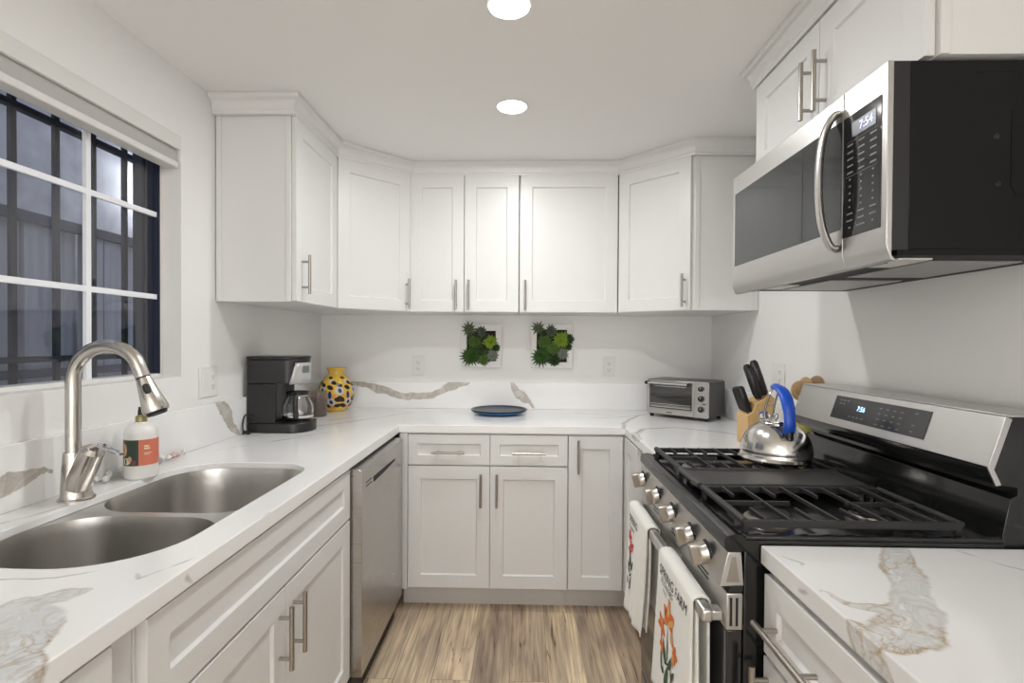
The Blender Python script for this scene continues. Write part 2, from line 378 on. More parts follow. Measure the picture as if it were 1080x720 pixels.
def curve_mesh(splines, z0, z1, bev=.002, cyc=True):
    """flat outline(s) with holes -> solid slab with eased edges"""
    cu = bpy.data.curves.new('tmp', 'CURVE'); cu.dimensions = '2D'; cu.fill_mode = 'BOTH'
    cu.extrude = (z1 - z0) / 2 - bev; cu.bevel_depth = bev; cu.bevel_resolution = 1; cu.offset = -bev
    for s in splines:
        sp = cu.splines.new('POLY'); sp.points.add(len(s) - 1); sp.use_cyclic_u = True
        for p, q in zip(sp.points, s): p.co = (q[0], q[1], 0, 1)
    o = bpy.data.objects.new('tmp', cu); C.objects.link(o)
    dg = bpy.context.evaluated_depsgraph_get(); dg.update()
    me = bpy.data.meshes.new_from_object(o.evaluated_get(dg)); bpy.data.objects.remove(o)
    me.transform(Matrix.Translation((0, 0, (z0 + z1) / 2))); me.materials.clear()
    return me
def text_polys(s, size, mapf, m, name, parent, spacing=1.0, depth=.0006, align='LEFT', world=True, shear=0):
    cu = bpy.data.curves.new('t', 'FONT'); cu.body = s; cu.size = size; cu.space_character = spacing; cu.align_x = align; cu.resolution_u = 2; cu.shear = shear
    o = bpy.data.objects.new('t', cu); C.objects.link(o)
    dg = bpy.context.evaluated_depsgraph_get(); dg.update()
    me = bpy.data.meshes.new_from_object(o.evaluated_get(dg)); bpy.data.objects.remove(o); me.materials.clear()
    for v in me.vertices: v.co = mapf(v.co.x, v.co.y)
    return ob(name, me, m, parent, world=world)

# ------------------------------------------------------------------ room shell
struct('floor', bx(XL - .1, XR + .1, YN, YB + .1, -.05, 0), M['floor'])
struct('ceiling', bx(XL - .15, XR + .15, YN, YB + .15, ZC, ZC + .1), M['ceil'])
struct('wall_back', bx(XL - .12, XR + .12, YB, YB + .12, 0, ZC), M['wall'])
struct('wall_right', bx(XR, XR + .12, YN, YB, 0, ZC), M['wall'])
struct('wall_front', bx(XL - .12, XR + .12, YN - .12, YN, 0, ZC), M['paint_b'])
WY0, WY1, WZ0, WZ1 = .615, 1.819, 1.186, 2.05
XO = XL - .16
b = BM()
box(b, XO, XL, YN, WY0, 0, ZC); box(b, XO, XL, WY1, YB, 0, ZC); box(b, XO, XL, WY0, WY1, 0, WZ0); box(b, XO, XL, WY0, WY1, WZ1, ZC)
struct('wall_left', b, M['wall'])

# window
XG = -1.312
win = bpy.data.objects.new('window_1', None); C.objects.link(win); win['kind'] = 'structure'; MW[win.name] = Matrix()
win.location = (XG, (WY0 + WY1) / 2, WZ0); MW[win.name] = Matrix.Translation(win.location)
b = BM(); f = .018
box(b, XG - .05, XG + .01, WY0, WY0 + f, WZ0, WZ1); box(b, XG - .05, XG + .01, WY1 - f, WY1, WZ0, WZ1)
box(b, XG - .05, XG + .01, WY0 + f, WY1 - f, WZ0, WZ0 + .016); box(b, XG - .05, XG + .01, WY0 + f, WY1 - f, WZ1 - .02, WZ1)
ob('window_frame', b, M['wplastic'], win, True, .002)
ob('outer_track', bx(XO, XG - .012, WY1 - f - .005, WY1 - f - .0002, WZ0 + .016, WZ1 - .02), mat('dark_aluminium_track', (.055, .065, .09), .5), win, True)
ob('outer_track_lip', bx(XG - .045, XG - .038, WY1 - f - .012, WY1 - f - .005, WZ0 + .016, WZ1 - .02), M['bars'], win, True)
YM = 1.205
b = BM()
box(b, XG - .03, XG + .004, YM - .022, YM + .012, WZ0 + .016, WZ1 - .02)
ob('meeting_stile', b, M['vinyl'], win, True, .002)
for ya, yb_ in ((WY0 + f, YM - .022), (YM + .012, WY1 - f)):
    b = BM(); yc = (ya + yb_) / 2
    for dy in ((yc,) if ya > 1 else (yc,)): box(b, XG - .006, XG + .006, dy - .0085, dy + .0085, WZ0 + .016, WZ1 - .02)
    for zz in (1.474, 1.765): box(b, XG - .0055, XG + .0052, ya, yb_, zz - .0085, zz + .0085)
    ob('muntin_grid', b, M['vinyl'], win, True)
    ob('window_pane', bx(XG - .0105, XG - .0075, ya, yb_, WZ0 + .016, WZ1 - .02), M['glass'], win, True)
ob('window_sill', bx(XG + .01, XL - .001, WY0, WY1, WZ0, WZ0 + .004), M['wall'], win, True)
ob('dark_gasket', bx(XG - .01, XG + .0125, WY1 - f - .006, WY1 - f, WZ0 + .016, WZ1 - .02), M['bars'], win, True)

bl = thing('window_blind', 'white window blind drawn fully up at the top of the window', 'window blind', (XL - .03, (WY0 + WY1) / 2, 1.94))
ob('valance', bx(-1.246, -1.233, WY0 + .002, WY1 - .001, 2.0, 2.049), M['blind'], bl, True, .002)
ob('headrail', bx(-1.29, -1.25, WY0 + .006, WY1 - .006, 2.003, 2.047), M['blind'], bl, True, .002)
ob('recessed_fascia', bx(-1.262, -1.248, WY0 + .006, WY1 - .006, 1.957, 2.003), noisy(mat('shaded_blind_grey', (.50, .49, .47), .7), ns=60, amt=.03), bl, True, .001)  # grey colour stands in for the shade below the valance
ob('bottom_rail', bx(-1.290, -1.238, WY0 + .010, WY1 - .006, 1.934, 1.9565), M['blind'], bl, True, .004)

# outside the window
g = thing('security_grille', 'dark iron security grille of vertical bars outside the kitchen window', 'security grille', (-1.46, 1.25, 1.15))
for i in range(12):
    y = 2.112 - i * .1367
    ob('vertical_bar', bx(-1.466, -1.454, y - .0085, y + .0085, 1.10, 2.25), M['bars'], g, True)
for zz, h in ((1.990, .008), (1.262, .009)): ob('horizontal_rail', bx(-1.474, -1.446, .45, 2.2, zz - h, zz + h), M['bars'], g, True)
for yy in (.5, 2.15):
    for zz in (1.262, 1.99): ob('wall_bracket', bx(-1.446, XO, yy - .01, yy + .01, zz - .008, zz + .008), M['bars'], g, True)
fn = thing('board_fence', 'grey weathered board fence across the alley outside the window', 'fence', (-2.3, 1.8, -.4))
b = BM(); yy = -1.0; i = 0
while yy < 6.5:
    wd = .085 + random.random() * .07; dx = random.choice((0, .018, .03, .009))
    box(b, -2.34 + dx, -2.315 + dx, yy, yy + wd - .006, -.4, 1.86); yy += wd
ob('fence_boards', b, M['fence'], fn, True)
ob('top_rail', bx(-2.30, -2.26, -1, 6.5, 1.855, 1.905), M['bars'], fn, True, .004)
ob('middle_rail', bx(-2.285, -2.262, -1, 6.5, 1.14, 1.18), M['bars'], fn, True, .004)
tag(ob('neighbour_wall', bx(-3.3, -3.15, -2, 9, -.4, 4.2), M['stucco']), 'mottled grey stucco wall behind the fence outside the window', 'outside wall')
struct('ground', bx(-3.3, XO, -2, 9, -.45, -.4), M['dirt'])
lp = thing('outdoor_lamp', 'bright round outdoor lamp seen through the upper right of the window', 'lamp', (-3.12, 4.16, 2.6))
ob('bracket', tube(tube(BM(), [(-3.15, 4.16, 2.66), (-3.0, 4.16, 2.66)], .016), [(-3.0, 4.16, 2.67), (-3.0, 4.16, 2.60)], .03), M['bars'], lp, True)
M['olamp'] = mat('outdoor_lamp_globe', (1, 1, 1), .4, emit=(.93, .96, 1), es=40)
ob('lamp_globe', lathe(BM(), [(max(1e-6, .075 * math.sin(PI * i / 12)), -.10 * math.cos(PI * i / 12)) for i in range(13)], (-3.0, 4.16, 2.52)), M['olamp'], lp, True)

# ------------------------------------------------------------------ ceiling lamps
for i, (x, y) in enumerate(LAMPS):
    lab = ['lit round recessed ceiling downlight nearest the back cabinets', 'lit round recessed ceiling downlight cut by the top edge of the photo',
           'added fill downlight in the middle of the unseen room behind', 'added fill downlight by the unseen front wall'][i]
    t = thing('recessed_downlight', lab, 'ceiling light', (x, y, ZC), group='recessed ceiling downlights')
    ob('trim_ring', lathe(BM(), [(.0595, -.002), (.066, -.003), (.068, -.001), (.068, .0), (.058, .0), (.0595, -.002)]), M['wplastic'], t)
    ob('lens', lathe(BM(), [(.059, -.0005), (.059, -.002), (.03, -.003), (0, -.0035)]), M['lens'], t)
    ld = bpy.data.lights.new('downlight', 'AREA'); ld.shape = 'DISK'; ld.size = .085; ld.energy = P_DOWN; ld.color = LIGHT_COL
    lo = bpy.data.objects.new('downlight_lamp', ld); C.objects.link(lo); lo.parent = t; lo.location = (0, 0, -.008)
for i, (x, y) in enumerate(((-.70, -1.9), (.70, -2.1), (0, -2.8))):  # globes on poles, added out of view to brighten the kitchen
    t = thing('fill_globe_lamp', ['added globe fill lamp towards the left wall of the room behind', 'added globe fill lamp towards the right wall of the room behind', 'added globe fill lamp towards the front wall of the room behind'][i], 'fill lamp', (x, y, 0), group='added globe fill lamps')
    ob('globe', lathe(BM(), [(max(1e-6, .16 * math.sin(PI * k / 16)), 1.32 - .16 * math.cos(PI * k / 16)) for k in range(17)], n=32), M['globe'], t)
    ob('pole', tube(BM(), [(0, 0, .02), (0, 0, 1.162)], .011), M['nickel'], t)
    ob('base', lathe(BM(), [(0, .0), (.14, .0), (.14, .012), (.02, .022), (0, .022)]), M['nickel'], t)

# ------------------------------------------------------------------ cabinets
def shaker(bm, x0, x1, z0, z1, t=.02, fr=.062, rec=.009, y=0):
    """door slab: front face at y-t, recessed panel; local front = -y"""
    yf = y - t; s = .004
    o = [(x0, z0), (x1, z0), (x1, z1), (x0, z1)]; i1 = [(x0 + fr, z0 + fr), (x1 - fr, z0 + fr), (x1 - fr, z1 - fr), (x0 + fr, z1 - fr)]
    i2 = [(x0 + fr + s, z0 + fr + s), (x1 - fr - s, z0 + fr + s), (x1 - fr - s, z1 - fr - s), (x0 + fr + s, z1 - fr - s)]
    F = [bm.verts.new((p[0], yf, p[1])) for p in o]; I = [bm.verts.new((p[0], yf, p[1])) for p in i1]; J = [bm.verts.new((p[0], yf + rec, p[1])) for p in i2]; B = [bm.verts.new((p[0], y, p[1])) for p in o]
    for k in range(4):
        k2 = (k + 1) % 4
        bm.faces.new((F[k], F[k2], I[k2], I[k])); bm.faces.new((I[k], I[k2], J[k2], J[k])); bm.faces.new((F[k2], F[k], B[k], B[k2]))
    bm.faces.new(J); bm.faces.new(B[::-1]); return bm
def pull(parent, x, z, vert=True, L=.16, y=-.02):
    """bar pull, centre at (x, z) on a face at y"""
    b = BM(); d = .032; h = L / 2; p = h - .028
    if vert:
        tube(b, [(x, y - d, z - h), (x, y - d, z + h)], .0062, 12)
        for s in (-1, 1): tube(b, [(x, y, z + s * p), (x, y - d, z + s * p)], .0048, 10)
    else:
        tube(b, [(x - h, y - d, z), (x + h, y - d, z)], .0062, 12)
        for s in (-1, 1): tube(b, [(x + s * p, y, z), (x + s * p, y - d, z)], .0048, 10)
    return ob('handle', b, M['nickel'], parent)
def door(cab, kind, x0, x1, z0, z1, hx=None, hz=None, hv=True, fr=.062, L=.16):
    d = ob(kind, shaker(BM(), x0, x1, z0, z1, fr=fr), M['cab'], cab, bevel=.0012)
    if hx is not None: pull(d, hx, hz, hv, L)
    return d
ZU0, ZU1 = 1.476, 2.216
# upper: left wall, seen from its side
def upper_body(t, w, d, z0, z1, side=None):
    b = BM(); box(b, 0, w, 0.001, d, z0 - .0, z1)
    o = ob('cabinet_box', b, M['cab'], t, bevel=.001)
    # light rail / bottom frame
    return o
def side_panel(t, x, d, z0, z1, sgn):
    """thin stiles on an exposed cabinet side"""
    b = BM(); x0, x1 = (x - .004, x) if sgn < 0 else (x, x + .004)
    
    for ya, yb_ in ((.001, .020), (d - .024, d - .002)): ob('side_stile_trim', bx(x0, x1, ya, yb_, z0, z1), M['cab'], t, bevel=.001)
UD = .305
cl = thing('wall_cabinet', 'white wall cabinet on the left wall beside the window, side panel facing us', 'wall cabinet', (XL + UD, 2.026, 0), PI / 2, 'upper kitchen cabinets')
W1 = YB - .61 - 2.026
upper_body(cl, W1 - .0015, UD - .002, ZU0, ZU1); side_panel(cl, 0, UD - .002, ZU0, ZU1, -1)
door(cl, 'door', .004, W1 - .004, ZU0 + .003, ZU1 - .004, .055, ZU0 + .115)
# diagonals
def diag(label, mirror):
    s = -1 if mirror else 1; X0 = XR if mirror else XL
    t = thing('corner_cabinet', label, 'wall cabinet', (X0 + s * .35, YB - .35, 0), 0, 'upper kitchen cabinets')
    P = [(X0 + s * .002, YB - .002), (X0 + s * .002, YB - .61), (X0 + s * UD, YB - .61), (X0 + s * .61, YB - UD), (X0 + s * .61, YB - .002)]
    b = prism(BM(), P, ZU0, ZU1, 'z'); ob('cabinet_box', b, M['cab'], t, True, .001)
    # door in its own frame
    if mirror: o = Vector((X0 - .61, YB - UD, 0)); ang = -PI / 4
    else: o = Vector((X0 + UD, YB - .61, 0)); ang = PI / 4
    Md = Matrix.Translation(o) @ Matrix.Rotation(ang, 4, 'Z'); L = .305 * math.sqrt(2)
    b = shaker(BM(), .012, L - .012, ZU0 + .003, ZU1 - .004, y=-.001); b.transform(Md); d = ob('door', b, M['cab'], t, True, .0012)
    bb = BM(); x = L - .037; zc = ZU0 + .095 + (.0)
    tube(bb, [(x, -.052, zc - .08), (x, -.052, zc + .08)], .0062, 12)
    for q in (-1, 1): tube(bb, [(x, -.021, zc + q * .052), (x, -.052, zc + q * .052)], .0048, 10)
    bb.transform(Md); ob('handle', bb, M['nickel'], d, True)
    return t
diag('white diagonal corner wall cabinet left of the two-door cabinet', False)
dr = diag('white diagonal corner wall cabinet above the toaster oven', True)
YS = YB - .61
for xa in (XR - UD, XR - .024): ob('side_stile_trim', bx(xa, xa + .022, YS - .004, YS, ZU0, ZU1), M['cab'], dr, True, .001)
def upper_back(label, xa, xb, doors):
    t = thing('wall_cabinet', label, 'wall cabinet', (xa, YB - UD, 0), 0, 'upper kitchen cabinets')
    upper_body(t, xb - xa - .002, UD - .002, ZU0, ZU1)
    for (a, c, h) in doors: door(t, 'door', a - xa, c - xa, ZU0 + .003, ZU1 - .004, h - xa, ZU0 + .093)
XA, XB = XL + .612, XR - .612
upper_back('white two-door wall cabinet on the back wall, paired handles', XA, -.0296, [(XA + .003, -.3290, -.368), (-.3255, -.0335, -.300)])
upper_back('white single wide door wall cabinet over the right succulent frame', -.0285, XB, [(-.023, XB - .010, .003)])
# over the microwave
om = thing('wall_cabinet', 'short white two-door wall cabinet above the microwave', 'wall cabinet', (.82, 1.812, 0), -PI / 2, 'upper kitchen cabinets')
OW = 1.812 - 1.045
ZO = 1.900
upper_body(om, OW, XR - .82 - .002, ZO, ZU1); side_panel(om, OW, XR - .82 - .002, ZO, ZU1, 1)
for a, c, h in ((.004, OW / 2 - .0015, OW / 2 - .032), (OW / 2 + .0015, OW - .010, OW / 2 + .032)):
    door(om, 'door', a, c, ZO + .003, ZU1 - .012, h, ZO + .125)

# crown moulding, mitred sweep
def crown(name, path, prof, label_side=1):
    bm = BM(); n = len(path); rings = []
    P = [Vector((*p, 0)) for p in path]
    for i, p in enumerate(P):
        d0 = (P[i] - P[i - 1]).normalized() if i > 0 else None
        d1 = (P[i + 1] - P[i]).normalized() if i < n - 1 else None
        nn = [Vector((d.y, -d.x, 0)) for d in (d0, d1) if d is not None]
        if len(nn) == 2:
            m = (nn[0] + nn[1]).normalized(); m = m / max(.3, m.dot(nn[0]))
        else: m = nn[0]
        rings.append([bm.verts.new(p + m * q[0] + Vector((0, 0, q[1]))) for q in prof])
    for a, b_ in zip(rings, rings[1:]):
        for k in range(len(prof)): bm.faces.new((a[k], a[(k + 1) % len(prof)], b_[(k + 1) % len(prof)], b_[k]))
    bm.faces.new(rings[0]); bm.faces.new(rings[-1][::-1])
    return struct(name, bm, M['cab'])
PF = [(.001, ZU1 - .004), (.022, ZU1 - .004), (.023, ZU1 + .008), (.027, ZU1 + .011), (.028, ZU1 + .018)] + [(.028 + .018 * (1 - math.cos(R(a))), ZU1 + .019 + .030 * math.sin(R(a))) for a in (20, 45, 70, 88)] + [(.049, ZU1 + .051), (.052, ZU1 + .054), (.052, ZC - .001), (.001, ZC - .001)]
crown('trim_1', [(XL + .001, 2.024), (XL + UD, 2.024), (XL + UD, YB - .61), (XL + .61, YB - UD), (XR - .61, YB - UD), (XR - UD, YB - .612), (XR - .001, YB - .612)], PF)
crown('trim_2', [(XR - .001, 1.814), (.82, 1.814), (.82, 1.043), (XR - .001, 1.043)], PF)

# base cabinets ------------------------------------------------------
ZB = .874
def base(label, loc, rz, w, d, kick=.07, grp='base kitchen cabinets'):
    t = thing('base_cabinet', label, 'base cabinet', loc, rz, grp)
    ob('cabinet_box', bx(0, w, .0, d, .112, ZB), M['cab'], t, bevel=.001)
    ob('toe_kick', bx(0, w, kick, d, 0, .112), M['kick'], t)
    return t
XFL = -.635                       # left run face
DB = abs(XL - XFL) - .003
sk = base('white sink base cabinet with false drawer front and two doors under the sink', (XFL, .815, 0), PI / 2, .994, .01)
# hollow carcass so the sink bowls have room: replace the box by sides and rails
bpy.data.objects.remove(sk.children[0]); bpy.data.objects.remove(sk.children[0]) if len(sk.children) > 1 else None
for c in list(sk.children): bpy.data.objects.remove(c)
b = BM(); box(b, 0, .018, 0, DB, .112, ZB); box(b, .976, .994, 0, DB, .112, ZB); box(b, .018, .976, DB - .008, DB, .112, ZB); box(b, .018, .976, 0, DB - .008, .112, .13); box(b, .018, .976, 0, .018, .13, ZB)
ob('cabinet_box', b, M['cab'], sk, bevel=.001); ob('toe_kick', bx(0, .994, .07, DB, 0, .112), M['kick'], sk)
door(sk, 'false_drawer_front', .006, .985, .693, .866, fr=.055)
door(sk, 'door', .006, .494, .122, .685, .494 - .034, .685 - .115)
door(sk, 'door', .498, .985, .122, .685, .498 + .040, .685 - .115)
nb = base('white base cabinet nearest us on the left, before the sink cabinet', (XFL, .06, 0), PI / 2, .753, DB)
door(nb, 'drawer_front', .004, .690, .70, .866, .35, .78, False, fr=.05)
door(nb, 'door', .004, .345, .122, .692, .31, .6); door(nb, 'door', .349, .690, .122, .692, .385, .6)
# back run
YF = 2.494; DBK = YB - YF - .003
bc = base('white two-door base cabinet with two drawers below the blue plate', (-.603, YF, 0), 0, .8175, DBK)
def X(v): return v + .603
ob('corner_filler', bx(0, .0385, -.020, 0, .112, ZB), M['cab'], bc, bevel=.001)
for a, c, hd in ((-.5615, -.1640, -.205), (-.1610, .2120, -.128)):
    door(bc, 'drawer_front', X(a), X(c), .722, .868, X((a + c) / 2), .785, False, fr=.045)
    door(bc, 'door', X(a), X(c), .122, .714, X(hd), .604)
lz = thing('base_cabinet', 'white corner base cabinet with two doors meeting by the oven', 'base cabinet', (.2155, YF, 0), 0, 'base kitchen cabinets')
P = [(.2155, YF), (.504, YF), (.504, 1.817), (XR - .003, 1.817), (XR - .003, YB - .003), (.2155, YB - .003)]
ob('cabinet_box', prism(BM(), P, .112, ZB, 'z'), M['cab'], lz, True, .001)
P = [(.2155, YF + .07), (.574, YF + .07), (.574, 1.817), (XR - .003, 1.817), (XR - .003, YB - .003), (.2155, YB - .003)]
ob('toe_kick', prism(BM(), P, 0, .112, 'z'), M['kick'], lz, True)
d = ob('door', shaker(BM(), .2185 - .2155, .478 - .2155, .122, .866), M['cab'], lz, bevel=.0012); pull(d, .262 - .2155, .866 - .095)
Mr = Matrix.Translation((.504, 2.470, 0)) @ Matrix.Rotation(-PI / 2, 4, 'Z')
b = shaker(BM(), 0.0, .27, .122, .866); b.transform(Mr); ob('door', b, M['cab'], lz, True, .0012)
# near right
rn = base('white base cabinet right of the range under the near counter', (.505, 1.043, 0), -PI / 2, .50, XR - .505 - .003)
door(rn, 'drawer_front', .006, .494, .705, .862, .125, .775, False, fr=.05, L=.19)
door(rn, 'door', .006, .494, .122, .697, .026, .697 - .09)
rn2 = base('white base cabinet nearest us on the right, mostly out of frame', (.505, .542, 0), -PI / 2, .48, XR - .505 - .003)
door(rn2, 'drawer_front', .004, .474, .705, .862, .24, .78, False, fr=.05); door(rn2, 'door', .004, .474, .122, .697, .05, .6)

# ------------------------------------------------------------------ countertops
T0 = .876
sinkcut = rrect(-1.112, -.690, .893, 1.688, (.17, .12, .15, .20), 10)
outer = [(XL + .001, .05), (-.604, .05), (-.604, 2.469), (.4836, 2.469), (.4836, 1.815), (XR - .001, 1.815), (XR - .001, YB - .001), (XL + .001, YB - .001)]
me = curve_mesh([outer, sinkcut], T0, CT, .0025)
for v in me.vertices:
    if -1.14 < v.co.x < -.66 and .87 < v.co.y < 1.71 and v.co.z < .89: v.co.z += .018
tag(ob('countertop', me, M['quartz'], sharp=8), 'white veined quartz countertop running along sink, back wall and corner', 'countertop')
me = curve_mesh([[(.4836, .05), (XR - .001, .05), (XR - .001, 1.049), (.4836, 1.049)]], T0, CT, .0025)
tag(ob('countertop', me, M['quartz2'], sharp=8), 'white quartz countertop right of the range with a grey and gold swirl', 'countertop')
ZS = 1.072
tag(ob('backsplash_upstand', bx(XL + .02, XR - .02, YB - .021, YB - .001, CT + .0005, ZS), M['quartz_tan'], bevel=.001), 'low quartz upstand on the back wall with a wavy tan vein', 'backsplash')
tag(ob('backsplash_upstand', bx(XL + .001, XL + .02, .05, YB - .001, CT + .0005, ZS), M['quartz_tan'], bevel=.001), 'low quartz upstand on the left wall below the window', 'backsplash')
tag(ob('backsplash_upstand', bx(XR - .02, XR - .001, 1.82, YB - .001, CT + .0005, ZS), M['quartz_tan'], bevel=.001), 'low quartz upstand on the right wall behind the knife block', 'backsplash')

# ------------------------------------------------------------------ sink
sn = thing('kitchen_sink', 'double bowl stainless undermount sink in the left counter', 'sink', (-.9, 1.29, .66))
def bowl(x0, x1, y0, y1, rad, dep=.20):
    bm = BM(); rings = []
    N = 10
    stp = [(0, .8935), (.0005, .890), (.004, .868), (.010, .893 - dep + .05), (.018, .893 - dep + .025), (.036, .893 - dep + .008), (.07, .893 - dep), (.15, .893 - dep - .004)]
    for ins, zz in stp:
        rr = [max(.004, q - ins * .75) for q in rad]
        pts = rrect(x0 + ins, x1 - ins, y0 + ins, y1 - ins, rr, N); rings.append([bm.verts.new((p[0], p[1], zz)) for p in pts])
    for a, c in zip(rings, rings[1:]):
        n = len(a)
        for k in range(n): bm.faces.new((a[k], a[(k + 1) % n], c[(k + 1) % n], c[k]))
    bm.faces.new(rings[-1]); return bm
B1 = (-1.114, -.688, .891, 1.222, (.16, .13, .13, .16)); B2 = (-1.114, -.688, 1.250, 1.690, (.10, .12, .14, .13))
ob('bowl', bowl(*B1, dep=.23), M['sink'], sn, True, sharp=60, label='nearer, larger bowl of the sink')
ob('bowl', bowl(*B2, dep=.19), M['sink'], sn, True, sharp=60, label='farther, smaller bowl of the sink')
me = curve_mesh([rrect(-1.119, -.683, .886, 1.695, .12), rrect(*B1[:4], B1[4], 10), rrect(*B2[:4], B2[4], 10)], .8925, .8937, .0002)
ob('rim_flange', me, M['steel_h'], sn, True)
for (x, y, zz) in ((-.90, 1.06, .659), (-.90, 1.47, .699)):
    ob('drain', lathe(BM(), [(0, .004), (.03, .004), (.036, .007), (.045, .006), (.047, .001)], (x, y, zz), 28), M['chrome'], sn, True)

# ------------------------------------------------------------------ faucet
fa = thing('kitchen_faucet', 'brushed nickel pull-down gooseneck faucet behind the sink', 'faucet', (-1.155, 1.285, CT))
px, py = -1.156, 1.287
ob('body', tube(BM(), sm([(px + .008, py, CT), (px + .006, py, .935), (px + .003, py, .97), (px + .001, py, 1.0), (px, py, 1.035)], 5), [.037 - .016 * (i / 20) ** .8 for i in range(21)], 28), M['faucet'], fa, True)
ob('base_plate', lathe(BM(), [(.0395, 0), (.0395, .003), (.037, .005)], (px + .008, py, CT + .0003), 36), M['faucet'], fa, True)
ap = [(px, py, 1.02), (px, py, 1.12), (px, py, 1.20)] + [(px + .091 - .091 * math.cos(R(a)), py, 1.218 + .089 * math.sin(R(a))) for a in range(0, 151, 12)]
last = Vector(ap[-1]); dirv = Vector((math.sin(R(150 - 90 + 0)), 0, -math.cos(R(150 - 90)))); 
dirv = Vector((.045, 0, -.11)).normalized()
ap += [tuple(last + dirv * .02), tuple(last + dirv * .046)]
ob('gooseneck_spout', tube(BM(), ap, .0168, 24), M['faucet'], fa, True)
j = last + dirv * .047
ob('seam_ring', tube(BM(), [j, j + dirv * .003], .0162, 24), M['brub'], fa, True)
h = ob('spray_head', tube(BM(), [j + dirv * s for s in (.003, .02, .05, .085, .094)], [.0172, .0195, .024, .030, .028], 28), M['faucet'], fa, True)
ob('spray_nozzle', tube(BM(), [j + dirv * .094, j + dirv * .101], [.024, .022], 24), M['brub'], h, True)
side = Vector((.5, -.86, .18)).normalized()
c0 = j + dirv * .034 + side * .019
ob('spray_button', tube(BM(), [c0 + dirv * -.014, c0 + dirv * -.011, c0, c0 + dirv * .011, c0 + dirv * .014], [.003, .0075, .009, .0075, .003], 14), M['brub'], h, True)
ob('valve_barrel', tube(BM(), [(px + .012, py - .004, .945), (px + .048, py - .012, 1.012), (px + .064, py - .015, 1.040), (px + .070, py - .016, 1.049)], [.027, .028, .026, .017], 24), M['faucet'], fa, True)
ob('lever', tube(BM(), sm([(px + .055, py - .014, 1.046), (px + .085, py - .018, 1.056), (px + .115, py - .025, 1.046), (px + .152, py - .032, 1.037)], 5), [.012] * 4 + [.010] * 6 + [.008] * 5 + [.005], 14, squash=(1.25, .6)), M['chrome'], fa, True)

# soap bottle
sb = thing('soap_bottle', 'white soap pump bottle with a coral and green label beside the faucet', 'soap bottle', (-1.138, 1.497, CT))
ob('bottle_body', lathe(BM(), [(0, 0), (.038, 0), (.0425, .004), (.0425, .132), (.040, .146), (.031, .157), (.018, .161), (.016, .165), (0, .165)], n=40), M['wplastic'], sb)
GOLD = mat('olive_pump_collar', (.30, .27, .12), .3, .6)
lbl = ob('label', lathe(BM(), [(.0429, .042), (.0431, .042), (.0431, .117), (.0429, .117)], n=40, a0=R(-150), a1=R(50)), mat('coral_label', (.70, .20, .12), .45), sb)
def lab_patch(a0, a1, z0, z1, m, nm='label_picture'):
    ob(nm, lathe(BM(), [(.0432, z0), (.0434, z0), (.0434, z1), (.0432, z1)], n=8, a0=R(a0), a1=R(a1)), m, lbl)
lab_patch(-118, -62, .042, .117, mat('label_dark_green', (.035, .06, .04), .5))
def blob(a, zc, ra, rz, m, nm='label_picture', r=.0437):
    bm = BM(); vs = []
    for k in range(14):
        t = 2 * PI * k / 14; aa = R(a + ra * math.cos(t)); vs.append(bm.verts.new((r * math.cos(aa), r * math.sin(aa), zc + rz * math.sin(t))))
    bm.faces.new(vs); ob(nm, bm, m, lbl)
PE = mat('label_peach', (.70, .42, .22), .5); CR = mat('label_cream', (.80, .72, .55), .5); DR = mat('label_plum', (.25, .05, .06), .5)
blob(-118, .088, 14, .019, PE); blob(-105, .055, 16, .010, CR, r=.0438); blob(-78, .052, 10, .007, DR, r=.0440); blob(-92, .062, 8, .008, PE, r=.0439); lab_patch(-150, -118, .042, .117, mat('label_rust', (.42, .16, .09), .5))
for k, (w_, zz) in enumerate(((16, .098), (20, .091), (26, .078), (18, .074))):
    lab_patch(-44, -44 + w_, zz - (.0022 if k < 2 else .0008), zz + (.0022 if k < 2 else .0008), CR, 'label_lettering')
ob('pump_collar', lathe(BM(), [(.015, .165), (.015, .182), (.010, .184), (.0095, .186)], n=24), GOLD, sb)
ob('pump_head', tube(tube(BM(), [(0, 0, .184), (0, 0, .2)], [.009, .0085], 16), [(0, 0, .1995), (0, 0, .208), (0, 0, .209)], [.0075, .0075, .006], 12), M['brub'], sb)
# crystal garland
cg = thing('crystal_garland', 'string of clear and pale pink crystal pebbles along the upstand behind the soap bottle', 'garland', (-1.19, 1.6, CT))
CRY = [mat('clear_crystal', (.86, .85, .83), .12), mat('pink_crystal', (.72, .50, .48), .15), mat('smoky_crystal', (.50, .47, .45), .15)]
gp = []
for i in range(26):
    y = 1.36 + i * .0168; x = -1.197 + .008 * math.sin(i * 1.9); r_ = .0075 + .0035 * random.random(); gp.append((x, y, CT + r_ + .002))
    bm = BM(); bmesh.ops.create_icosphere(bm, subdivisions=1, radius=r_)
    for v in bm.verts: v.co += Vector([random.uniform(-.25, .25) * r_ for _ in range(3)])
    bmesh.ops.translate(bm, verts=bm.verts, vec=(x, y, CT + r_ * 1.2 + (.006 if i % 3 == 0 else 0)))
    ob('crystal', bm, CRY[(1 if i > 18 and i % 2 else (2 if i % 5 == 2 else 0))], cg, True, sharp=10)
ob('cord', tube(BM(), gp, .0012, 6), M['cloth'], cg, True)

